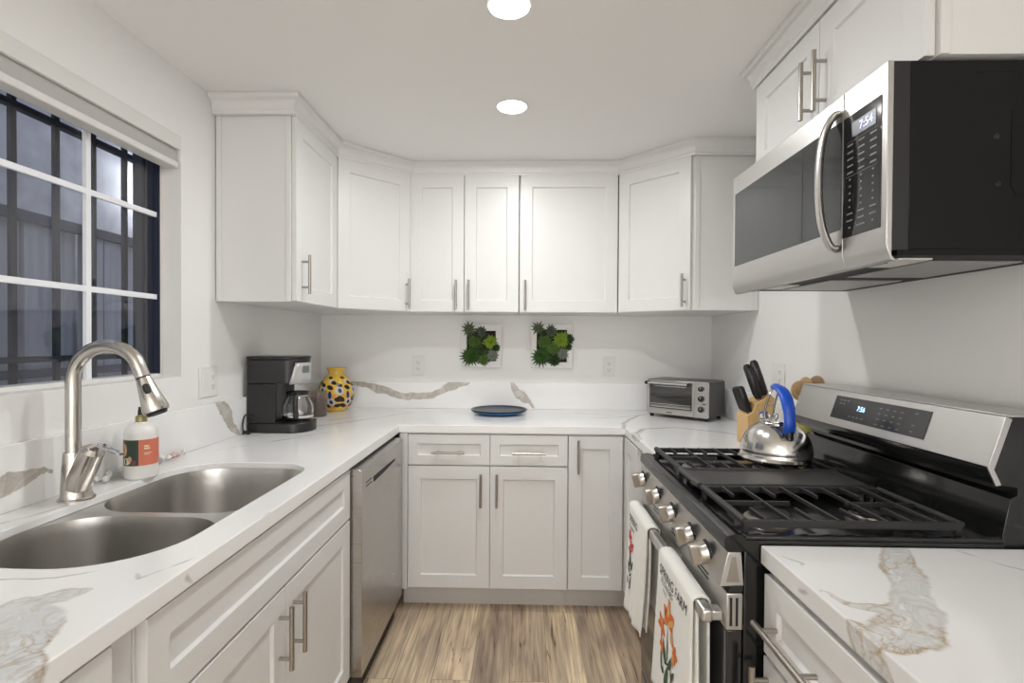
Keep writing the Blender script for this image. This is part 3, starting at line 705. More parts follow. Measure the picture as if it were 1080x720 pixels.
# ------------------------------------------------------------------ dishwasher
dw = thing('dishwasher', 'stainless steel dishwasher between the sink cabinet and the corner', 'dishwasher', (-.9, 2.12, 0))
Y0, Y1, XF = 1.8155, 2.424, -.577
ob('tub_body', bx(XL + .01, -.634, Y0 + .004, Y1 - .004, .10, .868), M['mwside'], dw, True)
b = prism(BM(), [(-.633, .112), (XF, .112), (XF, .855), (-.590, .862), (-.633, .862)], Y0, Y1, 'y')
dd = ob('door_panel', b, noisy(mat('dishwasher_steel', (.50, .485, .465), .3, 1), (1, 2, 60), 8, .05, rough=(.24, .34)), dw, True, .002)
ob('pocket_handle', prism(BM(), [(1.955, .779), (2.10, .780), (2.28, .786), (2.28, .795), (1.955, .801)], XF - .004, XF + .0012, 'x'), M['dark'], dd, True)
for k in range(2): ob('indicator_slot', bx(XF - .002, XF + .001, 1.862, 1.93, .800 - k * .014, .804 - k * .014), M['dark'], dd, True)
ob('toe_kick', bx(-.70, -.615, Y0, Y1, .0, .108), M['brub'], dw, True, label='black toe kick')

# ------------------------------------------------------------------ range
rg = thing('gas_range', 'black and stainless gas range with five burner knobs on the right', 'stove', (.75, 1.432, 0))
RY0, RY1 = 1.054, 1.811
ob('oven_body', bx(.452, 1.10, RY0, RY1, .09, .905), M['enamel'], rg, True, .002)
ob('base_plinth', bx(.50, 1.08, RY0 + .01, RY1 - .01, .0, .089), M['brub'], rg, True)
b = prism(BM(), [(.4185, .897), (.446, .897), (.452, .828), (.402, .826)], RY0 - .001, RY1 + .001, 'y')
cp = ob('control_panel', b, M['steel_h'], rg, True, .002, label='stainless control panel')
ob('end_badge', prism(BM(), [(.426, .888), (.434, .888), (.442, .836), (.416, .836)], RY0 - .0025, RY0 - .0008, 'y'), M['nickel'], cp, True, .0005)
# cooktop
fr_ = [(.4165, .898), (.411, .905), (.411, .922), (.416, .930), (.432, .934), (.448, .932), (.456, .922), (.97, .922), (.97, .904), (.45, .898)]
ct = ob('cooktop', prism(BM(), fr_, RY0 - .002, RY1 + .001, 'y'), M['enamel'], rg, True, .001, label='glossy black cooktop')
for ya, yb_ in ((RY0 - .002, RY0 + .016), (RY1 - .015, RY1 + .001)): ob('side_rim', bx(.452, .97, ya, yb_, .921, .932), M['enamel'], ct, True, .004)
# knobs
ang = math.atan2(.0165, .071)
for i, ky in enumerate((1.142, 1.250, 1.405, 1.560, 1.742)):
    Mk = Matrix.Translation((.410, ky, .862)) @ Matrix.Rotation(-ang, 4, 'Y')
    k = ob('knob', lathe(BM(), [(0, -.016), (.0185, -.015), (.0205, -.012), (.0215, .0), (0, .0)], n=28, axis='x', M4=None), M['steel'], rg) if False else None
    bm = lathe(BM(), [(0, .022), (.019, .0215), (.021, .019), (.0225, .002), (.0225, 0), (0, 0)], n=28)
    bm.transform(Mk @ Matrix.Rotation(-PI / 2, 4, 'Y')); k = ob('knob', bm, M['steel'], rg, True, sharp=40)
    bm = lathe(BM(), [(0, .004), (.024, .004), (.0265, .001), (.0265, -.002), (0, -.002)], n=28); bm.transform(Mk @ Matrix.Rotation(-PI / 2, 4, 'Y')); ob('knob_bezel', bm, M['bplastic'], k, True)
    bm = bx(-.0095, .0095, -.0225, .0225, .0, .040); bm.transform(Mk @ Matrix.Rotation(-PI / 2, 4, 'Y') @ Matrix.Rotation(PI / 2, 4, 'Z')); ob('knob_grip', bm, M['nickel'], k, True, .003)
# oven door
ob('vent_gap', bx(.425, .452, RY0 + .004, RY1 - .004, .813, .827), M['dark'], rg, True)
od = ob('oven_door', bx(.4185, .451, RY0 + .003, RY1 - .003, .175, .735), M['bglass'], rg, True, .003, label='black glass oven door')
db = ob('door_top_band', bx(.4165, .451, RY0, RY1, .7355, .812), M['steel_h'], od, True, .003, label='stainless band across the door top')
for k in range(2): ob('end_slot', bx(.4235 + k * .012, .4285 + k * .012, RY0 - .0008, RY0 + .002, .745, .803), M['dark'], db, True)
for yc in (1.20, 1.40, 1.60):
    for k in range(2): ob('vent_slot', bx(.4158, .418, yc - .045, yc + .045, .792 + k * .010, .796 + k * .010), M['dark'], db, True)
hb = ob('door_handle', bx(.372, .396, RY0 + .012, RY1 - .012, .743, .771), M['steel_h'], od, True, .006, 3, label='flat stainless bar handle')
for y in (RY0 + .014, RY1 - .044): ob('handle_bracket', bx(.39, .4164, y, y + .03, .747, .768), M['steel_h'], hb, True, .003)
ob('storage_drawer', bx(.4185, .451, RY0 + .003, RY1 - .003, .095, .169), M['bglass'], rg, True, .003)
# backguard
bg = ob('backguard', prism(BM(), [(.971, .905), (.971, .936), (.985, 1.012), (1.0, 1.018), (1.0, 1.034), (.957, 1.040), (.947, 1.052), (.940, 1.076), (.974, 1.178), (1.10, 1.178), (1.10, .905)], RY0 + .004, RY1 - .004, 'y'), M['enamel'], rg, True, .001, label='black backguard')
e1 = Vector((.940, 0, 1.0755)); e2 = Vector((.974, 0, 1.178)); du = (e2 - e1).normalized(); nr = Vector((-du.z, 0, du.x))
def slab(u0, u1, y0, y1, t0, t1):
    q = [e1 + du * u0 + nr * t0, e1 + du * u1 + nr * t0, e1 + du * u1 + nr * t1, e1 + du * u0 + nr * t1]
    return prism(BM(), [(v.x, v.z) for v in q], y0, y1, 'y')
fp = ob('backguard_face', slab(0, .1075, RY0 + .004, RY1 - .004, .0002, .003), M['steel_h'], bg, True, .001, label='stainless control fascia')
ob('top_cap', bx(.974, 1.101, RY0, RY1, 1.178, 1.182), M['steel_h'], bg, True, .001)
q = slab(0, .1075, RY0, RY0 + .004, -.010, .004); ob('end_trim', q, M['steel_h'], bg, True, .001)
q = prism(BM(), [(.936, 1.076), (.947, 1.076), (.964, 1.04), (.953, 1.038)], RY0, RY0 + .004, 'y'); ob('end_trim', q, M['steel_h'], bg, True, .001)
gl = ob('touch_panel', slab(.022, .092, 1.232, 1.602, .003, .0045), noisy(mat('touch_glass', (.035, .035, .037), .12), ns=4, amt=.1), bg, True, .0008)
def bgmap(yc, uc, off=.005):
    def f_(x, y): 
        v = e1 + du * (uc + y) + nr * off; return Vector((v.x, yc - x, v.z))
    return f_
text_polys('7:56', .020, bgmap(1.475, .056), M['lcdblue'], 'clock_digits', gl, align='CENTER')
b = BM()
for (y, u) in [(1.572, .080), (1.556, .080), (1.540, .080), (1.572, .070), (1.556, .070), (1.515, .036), (1.497, .036), (1.48, .036), (1.46, .036)] + [(1.40 - i * .026, .076 - j_ * .015) for i in range(4) for j_ in range(4)] + [(1.275, .08), (1.275, .05), (1.275, .034)]:
    s = slab(u - .0014, u + .0014, y - .005, y + .005, .0046, .0048); tm = bpy.data.meshes.new('x'); s.to_mesh(tm); s.free(); b.from_mesh(tm)
ob('touch_key_print', b, mat('touch_print_dim', (.15, .15, .15), .5), gl, True)
# grates
def grate(y0, y1, n=9):
    b = BM(); zt = .952; xs0, xs1 = .458, .905
    tube(b, [(xs0 + .004, y0 + .004, zt), (xs0 + .004, y1 - .004, zt)], .0085, 10)
    tube(b, [(xs1, y0 + .004, zt), (xs1, y1 - .004, zt)], .007, 10)
    for y in (y0 + .006, y1 - .006): box(b, xs0, xs1, y - .005, y + .005, zt - .012, zt + .004)
    dx = (xs1 - xs0) / n; ym = (y0 + y1) / 2
    for i in range(1, n):
        x = xs0 + dx * i
        if i % 2 == 0: box(b, x - .003, x + .003, y0 + .004, y1 - .004, zt - .004, zt + .0060)
        else:
            for (a, c) in ((y0 + .004, y0 + .085), (y1 - .085, y1 - .004)):
                box(b, x - .003, x + .003, a, c, zt - .004, zt + .0060)
    for (xa, xb_) in ((xs0, xs0 + .16), (xs1 - .16, xs1)): box(b, xa, xb_, ym - .004, ym + .004, zt - .006, zt + .005)
    for x in (xs0 + .006, xs1 - .006):
        for y in (y0 + .010, y1 - .010): box(b, x - .006, x + .006, y - .006, y + .006, .921, zt - .002)
    return b
ob('grate', grate(1.072, 1.332), M['iron'], rg, True, .0015)
ob('grate', grate(1.508, 1.798), M['iron'], rg, True, .0015)
b = BM(); box(b, .462, .905, 1.338, 1.502, .944, .954)
for y in (1.340, 1.496): box(b, .462, .905, y, y + .004, .953, .958)
for x in (.47, .89):
    for y in (1.35, 1.48): box(b, x, x + .01, y, y + .01, .921, .945)
tube(b, [(.458, 1.336, .954), (.458, 1.504, .954)], .009, 10)
ob('griddle_plate', b, M['griddle'], rg, True, .002)
for (x, y, r) in ((.56, 1.175, .044), (.79, 1.19, .034), (.56, 1.65, .040), (.78, 1.65, .034), (.67, 1.42, .03)):
    k = ob('burner', lathe(BM(), [(0, .9225), (r + .012, .9225), (r + .010, .928), (r + .002, .931), (r, .934), (0, .934)], (x, y, 0), 32), M['nickel'], rg, True, label='aluminium burner base')
    ob('burner_cap', lathe(BM(), [(0, .9345), (r - .002, .9345), (r, .938), (r - .004, .942), (r * .5, .9425), (r * .45, .941), (0, .941)], (x, y, 0), 32), M['iron'], k, True)

# towels
def towel(name, label, y0, y1, zbot, flare, seed, prints, xb=.366):
    """y1 far edge, y0 near edge. local: s from far to near, t downwards"""
    L = .770 - zbot; w_ = y1 - y0
    def fx(s, t):
        k = min(1, max(0, t) / .5)
        return xb - flare * k ** 1.3 + (.004 + .012 * max(0, s / w_ - .45)) * k * math.sin(s * 46 + seed) + .004 * k * math.sin(s * 83 + seed * 2 + t * 6)
    def fy(s, t): return y1 - s - .018 * math.sin(min(1, max(0, t) / .45) * PI / 2) * (s / w_ * 2 - 1) * (-1 if seed > 2 else 1) + .006 * math.sin(t * 9 + seed)
    th = thing(name, label, 'towel', (xb, (y0 + y1) / 2, .757))
    bm = BM(); NS, NT_ = 26, 30; rows = []
    # back flap, over the bar, front
    path = [('b', zz) for zz in [.50 + .243 * i / 8 for i in range(9)]] + [('o', a) for a in (0, 30, 60, 90, 120, 150, 180)] + [('f', i / NT_) for i in range(1, NT_ + 1)]
    for kind, v in path:
        row = []
        for i in range(NS + 1):
            s = w_ * i / NS
            if kind == 'b': p = (.4035 + .002 * math.sin(s * 40), fy(s, .1 * (1 - (v - .5) / .243)), v)
            elif kind == 'o':
                a = R(v); xm = (.4035 + xb) / 2; rx = (.4035 - xb) / 2; p = (xm + rx * math.cos(a), fy(s, 0), .765 + .011 * math.sin(a) + (.0 if 0 else 0))
            else: p = (fx(s, v * L), fy(s, v * L), .765 - v * L + .006 * math.sin(s * 25 + seed) * v)
            row.append(bm.verts.new(p))
        rows.append(row)
    for a, c in zip(rows, rows[1:]):
        for i in range(NS): bm.faces.new((a[i], a[i + 1], c[i + 1], c[i]))
    o = ob('towel_cloth', bm, M['cloth'], th, True, sharp=80)
    so = o.modifiers.new('thickness', 'SOLIDIFY'); so.thickness = .0045; so.offset = 0
    # second folded layer inside
    bm = BM(); rows = []
    for v in [i / 16 for i in range(17)]:
        rows.append([bm.verts.new((fx(w_ * i / NS, v * L * .96) + .010 + .006 * v, fy(w_ * i / NS, v * L) - .004, .752 - v * (L - .03))) for i in range(NS + 1)])
    for a, c in zip(rows, rows[1:]):
        for i in range(NS): bm.faces.new((a[i], a[i + 1], c[i + 1], c[i]))
    o2 = ob('folded_layer', bm, M['cloth'], th, True, sharp=80)
    so = o2.modifiers.new('thickness', 'SOLIDIFY'); so.thickness = .005; so.offset = 0
    def pt(s, t):
        e = 1e-3; return Vector((fx(s, t) - .0034, fy(s, t), .765 - t + .006 * math.sin(s * 25 + seed) * (t / L)))
    for kind, *a in prints:
        if kind == 'text':
            s0, t0, size, txt, mt_ = a
            text_polys(txt, size, lambda x, y: pt(s0 + x, t0 - y), mt_, 'printed_words', th, shear=.15)
        else:
            nm, mt_, items = a; bm = BM()
            items = [(q[0] * .95 + (.015 if seed < 2 else -.06), (q[1] - .04) * .70, q[2] * .85, q[3] * .85, q[4]) for q in items]
            for (s, t, ra, rb, ro) in items:
                vs = []
                for k in range(12):
                    q = 2 * PI * k / 12; u = ra * math.cos(q); v = rb * math.sin(q) * (1 - .35 * math.cos(q)); cs, sn_ = math.cos(R(ro)), math.sin(R(ro))
                    vs.append(bm.verts.new(pt(s + u * cs - v * sn_, t - (u * sn_ + v * cs)) + Vector((-.0002 * (1 + (mt_ is INK)), 0, 0))))
                bm.faces.new(vs)
            ob(nm, bm, mt_, th, True, sharp=80)
    return th
def bloom(s, t, r, n=5, rot=0): return [(s + r * .6 * math.cos(R(rot + 360 * k / n)), t - r * .6 * math.sin(R(rot + 360 * k / n)), r * .55, r * .33, rot + 360 * k / n) for k in range(n)]
F1 = [('text', .020, .046, .036, 'SPRING FARM', INK), ('text', .04, .066, .022, 'FLOWERS', INK), ('text', .06, .082, .016, 'fresh · cut', INK),
      ('shape', 'printed_blooms', ORA, bloom(.105, .205, .040, 5, 20) + bloom(.055, .275, .034, 5, 60) + bloom(.16, .285, .026, 5) + bloom(.065, .335, .026, 4, 30) + bloom(.155, .43, .030, 5, 10)),
      ('shape', 'printed_petals', PEA, [(.105, .175, .03, .011, 90), (.125, .215, .028, .01, 40), (.085, .215, .028, .01, 140), (.145, .315, .022, .012, 60), (.13, .26, .02, .012, 100), (.155, .455, .02, .01, 80), (.055, .262, .016, .009, 90)]),
      ('shape', 'printed_leaves', LEAF, [(.09, .335, .034, .008, 110), (.125, .345, .030, .009, 60), (.075, .385, .03, .010, 130), (.15, .365, .026, .008, 45), (.105, .41, .034, .009, 80), (.135, .395, .03, .008, 110), (.105, .30, .05, .003, 92), (.12, .47, .03, .004, 80), (.15, .48, .024, .006, 50)]),
      ('shape', 'printed_buds', INK, [(.085, .205, .012, .003, 70), (.13, .195, .012, .003, 110), (.14, .375, .01, .004, 60), (.105, .365, .014, .003, 20), (.15, .40, .010, .004, 100)])]
towel('dish_towel', 'white dish towel printed with orange flowers, hanging nearest on the oven handle', 1.105, 1.372, .415, .026, 1.0, F1)
F2 = [('text', .02, .045, .036, 'SPRING', INK), ('text', .03, .065, .022, 'flowers', INK),
      ('shape', 'printed_blooms', RED, bloom(.11, .165, .026) + bloom(.14, .20, .022, 4, 30) + bloom(.12, .225, .020, 4)),
      ('shape', 'printed_leaves', LEAF, [(.13, .26, .030, .008, 100), (.15, .285, .024, .008, 60), (.12, .30, .026, .007, 120), (.14, .36, .02, .006, 80)]),
      ('shape', 'printed_buds', INK, [(.13, .275, .016, .006, 80), (.14, .33, .012, .004, 40), (.12, .36, .014, .005, 110), (.14, .385, .012, .004, 60)])]
towel('dish_towel', 'white dish towel with small red flowers hanging at the far end of the oven handle', 1.520, 1.772, .445, .034, 3.0, F2)

# ------------------------------------------------------------------ microwave
mw = thing('microwave', 'stainless over-the-range microwave with black side under the short cabinet', 'microwave', (.92, 1.432, 1.50))
MZ0, MZ1, MX = 1.503, 1.892, .725; MY0, MY1 = 1.050, 1.812
ob('casing', bx(MX + .045, XR - .004, MY0 + .002, MY1 - .002, MZ0 + .012, MZ1), M['mwside'], mw, True, .002, label='charcoal metal casing')
b = BM()
for (x, zz) in ((1.03, 1.815), (.94, 1.74), (.945, 1.645)): lathe(b, [(0, -.003), (.004, -.003), (.006, 0)], (x, MY0 + .002, zz), 12, 'y')
ob('case_screws', b, M['bplastic'], mw, True)
b = BM(); tube(b, [(.97, MY0 + .002, 1.79), (.97, MY0 + .002, 1.64), (.98, MY0 + .002, 1.622), (1.09, MY0 + .002, 1.622)], .0015, 6); tube(b, [(.90, MY0 + .002, 1.868), (1.0, MY0 + .002, 1.868)], .0015, 6)
ob('case_crease', b, M['mwside'], mw, True)
ob('door_surround', bx(MX + .012, MX + .0448, MY0 + .001, MY1 - .001, MZ0 + .01, MZ1 - .001), M['bplastic'], mw, True, .001)
YD = 1.192        # split between door and control panel
fprof = [(MX, MZ1), (MX + .012, MZ1), (MX + .012, MZ0 + .0), (MX + .022, MZ0 - .012), (MX + .010, MZ0 - .010), (MX, MZ0 + .020)]
md = ob('microwave_door', prism(BM(), fprof, YD + .001, MY1, 'y'), M['steel_h'], mw, True, .0015, label='stainless door')
mc = ob('control_side', prism(BM(), fprof, MY0, YD - .001, 'y'), M['steel_h'], mw, True, .0015)
ob('door_window', prism(BM(), rrect(YD + .006, 1.790, 1.585, 1.832, .006, 3), MX - .0015, MX + .001, 'x'), M['mwglass'], md, True)
ob('window_mask', prism(BM(), rrect(1.36, 1.362, 1.59, 1.825, .0005, 1), MX - .0019, MX, 'x'), M['dark'], md, True)
kp = ob('keypad', bx(MX - .0015, MX + .001, 1.066, YD - .0012, 1.562, 1.832), M['bglass'], mc, True, .0008)
ob('clock_display', bx(MX - .0022, MX - .0014, 1.082, 1.160, 1.780, 1.812), M['lcdback'], kp, True)
def mwmap(yc, zc, off=.0028): return lambda x, y: Vector((MX - off, yc - x, zc + y))
text_polys('7:54', .026, mwmap(1.112, 1.788), M['lcdviolet'], 'clock_digits', kp, align='CENTER')
b = BM()
for r_ in range(13):
    zz = 1.765 - r_ * .0152
    for c_ in range(3):
        y = 1.165 - c_ * .038; wdt = .010 if r_ in (0, 1, 2, 3, 4, 10, 11) else .003
        if r_ == 12 and c_ == 1: wdt = .014
        box(b, MX - .0021, MX - .0014, y - wdt, y + wdt, zz - .0018, zz + .0018)
box(b, MX - .0019, MX - .0014, 1.075, 1.18, 1.772, 1.7726); box(b, MX - .0019, MX - .0014, 1.075, 1.18, 1.6955, 1.6963)
ob('keypad_print', b, mat('keypad_print_dim', (.16, .16, .16), .5), kp, True)
# bowed handle
yh = YD + .022
hp = sm([(MX - .001, yh - .006, 1.852), (MX - .016, yh, 1.842), (MX - .034, yh + .004, 1.79), (MX - .040, yh + .005, 1.70), (MX - .034, yh + .004, 1.61), (MX - .016, yh, 1.552), (MX - .001, yh - .006, 1.542)], 6)
ob('door_handle', tube(BM(), hp, .0165, 20, squash=(1.15, .5)), M['steel'], md, True, label='bowed stainless handle')
# underside
ob('underside', bx(MX + .025, XR - .006, MY0 + .004, MY1 - .004, MZ0, MZ0 + .0118), M['mwside'], mw, True)
MFIL = noisy(mat('grease_filter_mesh', (.42, .42, .41), .45, .8), ns=400, amt=.4, bump=.5)
for y in (1.12, 1.47): ob('grease_filter', bx(.86, 1.06, y, y + .27, MZ0 - .004, MZ0 - .0002), MFIL, mw, True, .001)
for y in (1.085, 1.60): ob('cooktop_lamp_cover', bx(.775, .845, y, y + .12, MZ0 - .004, MZ0 - .0002), mat('frosted_lamp_cover', (.72, .70, .66), .4), mw, True, .001)
ob('vent_louvre', bx(.748, .772, MY0 + .06, MY1 - .06, MZ0 - .008, MZ0 - .0002), M['bplastic'], mw, True, .002)

# ------------------------------------------------------------------ wall plates
def plate(name, label, loc, rz, gang, kinds, cat):
    t = thing(name, label, cat, loc, rz); w_ = .035 * (1 if gang == 1 else 1.66)
    ob('cover_plate', bx(-w_, w_, -.006, -.0003, -.058, .058), M['wplastic'], t, bevel=.002)
    for i, k in enumerate(kinds):
        x = 0 if gang == 1 else (-.023 + .046 * i)
        o = ob('receptacle' if k == 'o' else 'rocker_switch', bx(x - .0165, x + .0165, -.0075, -.006, -.034, .034), M['wplastic'], t, bevel=.001)
        if k == 'o':
            b = BM()
            for zc in (-.019, .019):
                box(b, x - .0075, x - .0055, -.0079, -.0074, zc - .002, zc + .007); box(b, x + .0055, x + .0075, -.0079, -.0074, zc - .002, zc + .006); lathe(b, [(0, -.0079), (.0025, -.0079), (.0025, -.0074)], (x, 0, zc - .008), 10, 'y')
            ob('socket_slots', b, M['dark'], o)
plate('wall_outlet', 'white double outlet on the back wall left of the succulent frames', (-.640, YB, 1.170), 0, 1, 'o', 'outlet')
plate('wall_outlet', 'white double outlet on the back wall between the right succulent frame and the toaster oven', (.508, YB, 1.172), 0, 1, 'o', 'outlet')
plate('switch_plate', 'white two-gang switch and outlet plate beside the window', (XL, 1.975, 1.158), PI / 2, 2, 'ro', 'light switch')
plate('switch_plate', 'white two-gang plate on the right wall above the knife block', (XR, 2.28, 1.175), -PI / 2, 2, 'ro', 'light switch')

# ------------------------------------------------------------------ succulent frames
def leaf(bm, base_, tip, wd, th):
    a = Vector(base_); b_ = Vector(tip); d = b_ - a; L = d.length; d.normalize()
    up = Vector((0, -1, 0)); s = d.cross(up)
    if s.length < 1e-3: s = Vector((1, 0, 0))
    s.normalize(); n_ = s.cross(d)
    m1 = a + (b_ - a) * .55
    v = [bm.verts.new(p) for p in (a + s * wd * .35, a - s * wd * .35, m1 + s * wd * .5, m1 - s * wd * .5, b_, m1 + n_ * th * .5, m1 - n_ * th * .5, a + n_ * th * .3, a - n_ * th * .3)]
    for f_ in ((0, 7, 5, 2), (7, 1, 3, 5), (2, 5, 4), (5, 3, 4), (0, 2, 6, 8), (8, 6, 3, 1), (2, 4, 6), (3, 6, 4)): bm.faces.new([v[i] for i in f_])
def rosette(c, r, n, layers, wd, up=.5):
    n = int(n * 1.25); layers += 1; wd *= .85
    bm = BM(); c = Vector(c)
    for l_ in range(layers):
        k = l_ / max(1, layers - 1); rr = r * (1 - .62 * k); el = R(8 + 62 * k * up * 1.3)
        for i in range(n):
            a = 2 * PI * (i + .5 * (l_ % 2) + random.uniform(-.12, .12)) / n; q = rr * random.uniform(.88, 1.1)
            d = Vector((math.cos(a) * math.cos(el), -math.sin(el), math.sin(a) * math.cos(el)))
            leaf(bm, c + d * r * .06 + Vector((0, -.004 * l_, 0)), c + d * q + Vector((0, -.004 * l_, 0)), wd * (1 - .35 * k), wd * .4)
    return bm
def frame(label, x0, x1, z0, z1, plants):
    t = thing('succulent_frame', label, 'wall planter', ((x0 + x1) / 2, YB, (z0 + z1) / 2), 0, 'framed succulents on the back wall')
    b = BM(); fw = .034; d = .032
    y0, y1 = YB - d, YB - .001
    for a in ((x0, x1, z1 - fw, z1), (x0, x1, z0, z0 + fw), (x0, x0 + fw, z0 + fw, z1 - fw), (x1 - fw, x1, z0 + fw, z1 - fw)): box(b, a[0], a[1], y0, y1, a[2], a[3])
    ob('frame', b, M['frame'], t, True, .0015)
    ob('moss_backing', bx(x0 + fw, x1 - fw, YB - .014, YB - .003, z0 + fw, z1 - fw), M['soil'], t, True)
    for (fx_, fz, r, n, la, wd, g_) in plants:
        ob('succulent', rosette((x0 + fx_ * (x1 - x0), YB - .030, z0 + fz * (z1 - z0)), r, n, la, wd, ), GR[g_], t, True, label=dict(pale='pale spiky succulent', grey='grey-green succulent', mid='mid green succulent', lime='bright lime succulent', deep='large deep green spiky succulent', dark='dark green succulent', silver='silvery succulent')[g_])
PL1 = [(.20, .90, .052, 9, 2, .014, 'pale'), (.50, .84, .042, 10, 3, .013, 'grey'), (.34, .60, .050, 11, 3, .020, 'mid'), (.72, .60, .050, 12, 3, .020, 'lime'), (.24, .26, .070, 15, 3, .014, 'deep'),
       (.52, .42, .048, 12, 3, .018, 'dark'), (.56, .18, .042, 12, 3, .018, 'mid'), (.79, .28, .044, 11, 3, .016, 'silver'), (.40, .76, .036, 9, 2, .014, 'dark'), (.86, .46, .036, 11, 2, .012, 'dark'), (.62, .72, .032, 9, 2, .012, 'dark')]
PL2 = [(.17, .90, .048, 9, 2, .013, 'pale'), (.48, .84, .044, 11, 3, .014, 'grey'), (.32, .60, .052, 12, 3, .021, 'mid'), (.73, .64, .056, 14, 3, .022, 'lime'), (.25, .26, .070, 15, 3, .014, 'deep'),
       (.53, .44, .048, 12, 3, .020, 'mid'), (.57, .18, .042, 12, 3, .018, 'dark'), (.76, .32, .042, 11, 3, .014, 'silver'), (.90, .66, .040, 12, 2, .018, 'dark'), (.90, .48, .028, 10, 2, .012, 'dark'), (.30, .78, .034, 9, 2, .012, 'dark')]
frame('white square frame of succulents, the left one of two', -.378, -.137, 1.166, 1.417, PL1)
frame('white square frame of succulents, the right one of two', .040, .288, 1.163, 1.425, PL2)

# ------------------------------------------------------------------ blue plate
pl = thing('serving_plate', 'round blue and navy serving plate on the back counter', 'plate', (-.140, 2.885, CT))
ob('plate_dish', lathe(BM(), [(0, .0015), (.085, .001), (.10, .004), (.135, .008), (.152, .016), (.154, .019), (.150, .019), (.132, .012), (.10, .0075), (0, .006)], n=56), M['azure'], pl)
ob('glazed_well', lathe(BM(), [(.1505, .0192), (.157, .0215), (.1585, .0255), (.156, .0275), (.150, .0262), (.134, .0165), (.105, .0095), (0, .0085), (0, .0065), (.10, .008), (.132, .0122)], n=56), M['navy'], pl, label='dark navy rim and well')
b = BM(); tube(b, [(-.05, .02, .0105), (-.03, -.03, .0105), (-.045, -.05, .0115)], .004, 8); tube(b, [(.02, -.045, .0115), (.05, -.02, .0105), (.09, -.03, .011)], .0035, 8)
ob('painted_motif', b, mat('pale_blue_glaze', (.45, .55, .65), .2), pl)

# ------------------------------------------------------------------ toaster oven
ta = R(-42)
to = thing('toaster_oven', 'stainless toaster oven with three knobs in the right back corner', 'toaster oven', (.680, 2.862, CT), ta)
TW, TD, TZ0, TZ1 = .352, .205, .016, .205
ob('housing', prism(BM(), rrect(0, TW, TZ0, TZ1, .012, 4), .006, TD, 'y'), noisy(mat('grey_sheet_metal', (.10, .098, .095), .35, .6), ns=30, amt=.1), to, bevel=.001)
fc = ob('front_panel', prism(BM(), rrect(.002, TW - .002, TZ0 + .002, TZ1 - .002, .010, 4), -.002, .0058, 'y'), M['steel_h'], to, bevel=.001)
ob('oven_cavity', bx(.022, .262, -.0025, -.0021, TZ0 + .034, TZ1 - .012), mat('oven_cavity_dark', (.055, .052, .047), .35, .3), fc)
dg_ = ob('glass_door', bx(.014, .268, -.010, -.006, TZ0 + .03, TZ1 - .006), M['glass'], to)
b = BM(); box(b, .008, .272, -.011, -.0025, TZ0 + .004, TZ0 + .031); box(b, .008, .0145, -.011, -.0025, TZ0 + .031, TZ1 - .008); box(b, .266, .272, -.011, -.0025, TZ0 + .031, TZ1 - .008); box(b, .008, .272, -.011, -.0025, TZ1 - .014, TZ1 - .006)
ob('door_frame', b, M['steel'], dg_, bevel=.001)
b = BM(); tube(b, [(.016, -.034, TZ1 - .018), (.264, -.034, TZ1 - .018)], .0055, 14); ob('door_handle', b, M['chrome'], dg_)
b = BM()
for x in (.018, .258): tube(b, [(x, -.006, TZ1 - .018), (x, -.040, TZ1 - .018)], .009, 14)
ob('handle_cap', b, M['bplastic'], dg_)
b = BM()
for i in range(9): tube(b, [(.03, -.0045 - .0003 * (i % 2), .075 + i * .0), (.254, -.0045, .075)], .001, 6) if i == 0 else None
tube(b, [(.028, -.0042, .074), (.256, -.0042, .074)], .0016, 6); tube(b, [(.028, -.0042, .066), (.256, -.0042, .066)], .0012, 6)
tube(b, [(.05, -.0042, TZ1 - .035), (.23, -.0042, TZ1 - .035)], .0015, 6)
for i in range(14): tube(b, [(.06 + i * .012, -.0042, TZ1 - .038), (.064 + i * .012, -.0042, TZ1 - .031)], .0013, 6)
ob('wire_rack', b, M['chrome'], to)
ob('crumb_tray', bx(.03, .255, -.0045, -.003, .056, .062), M['steel'], to)
ob('brand_mark', bx(.125, .155, -.0114, -.011, TZ0 + .013, TZ0 + .018), M['dark'], dg_)
for zc in (.168, .118, .062):
    k = ob('knob', lathe(BM(), [(0, -.018), (.0125, -.018), (.0145, -.003), (.0145, -.0022), (0, -.0022)], (.312, 0, zc), 24, 'y'), M['bplastic'], to)
    ob('knob_ring', lathe(BM(), [(.0148, -.0021), (.0148, -.006), (.019, -.006), (.020, -.0021)], (.312, 0, zc), 24, 'y'), M['chrome'], k)
    ob('knob_pointer', bx(.3108, .3132, -.0188, -.0178, zc + .001, zc + .009), M['wplastic'], k)
ob('lever_switch', bx(.318, .335, -.006, -.002, .088, .093), M['bplastic'], to)
for x in (.025, TW - .025):
    for y in (.018, TD - .02): ob('foot', lathe(BM(), [(0, 0), (.010, 0), (.012, .0158), (0, .0158)], (x, y, .0003), 16), M['brub'], to)

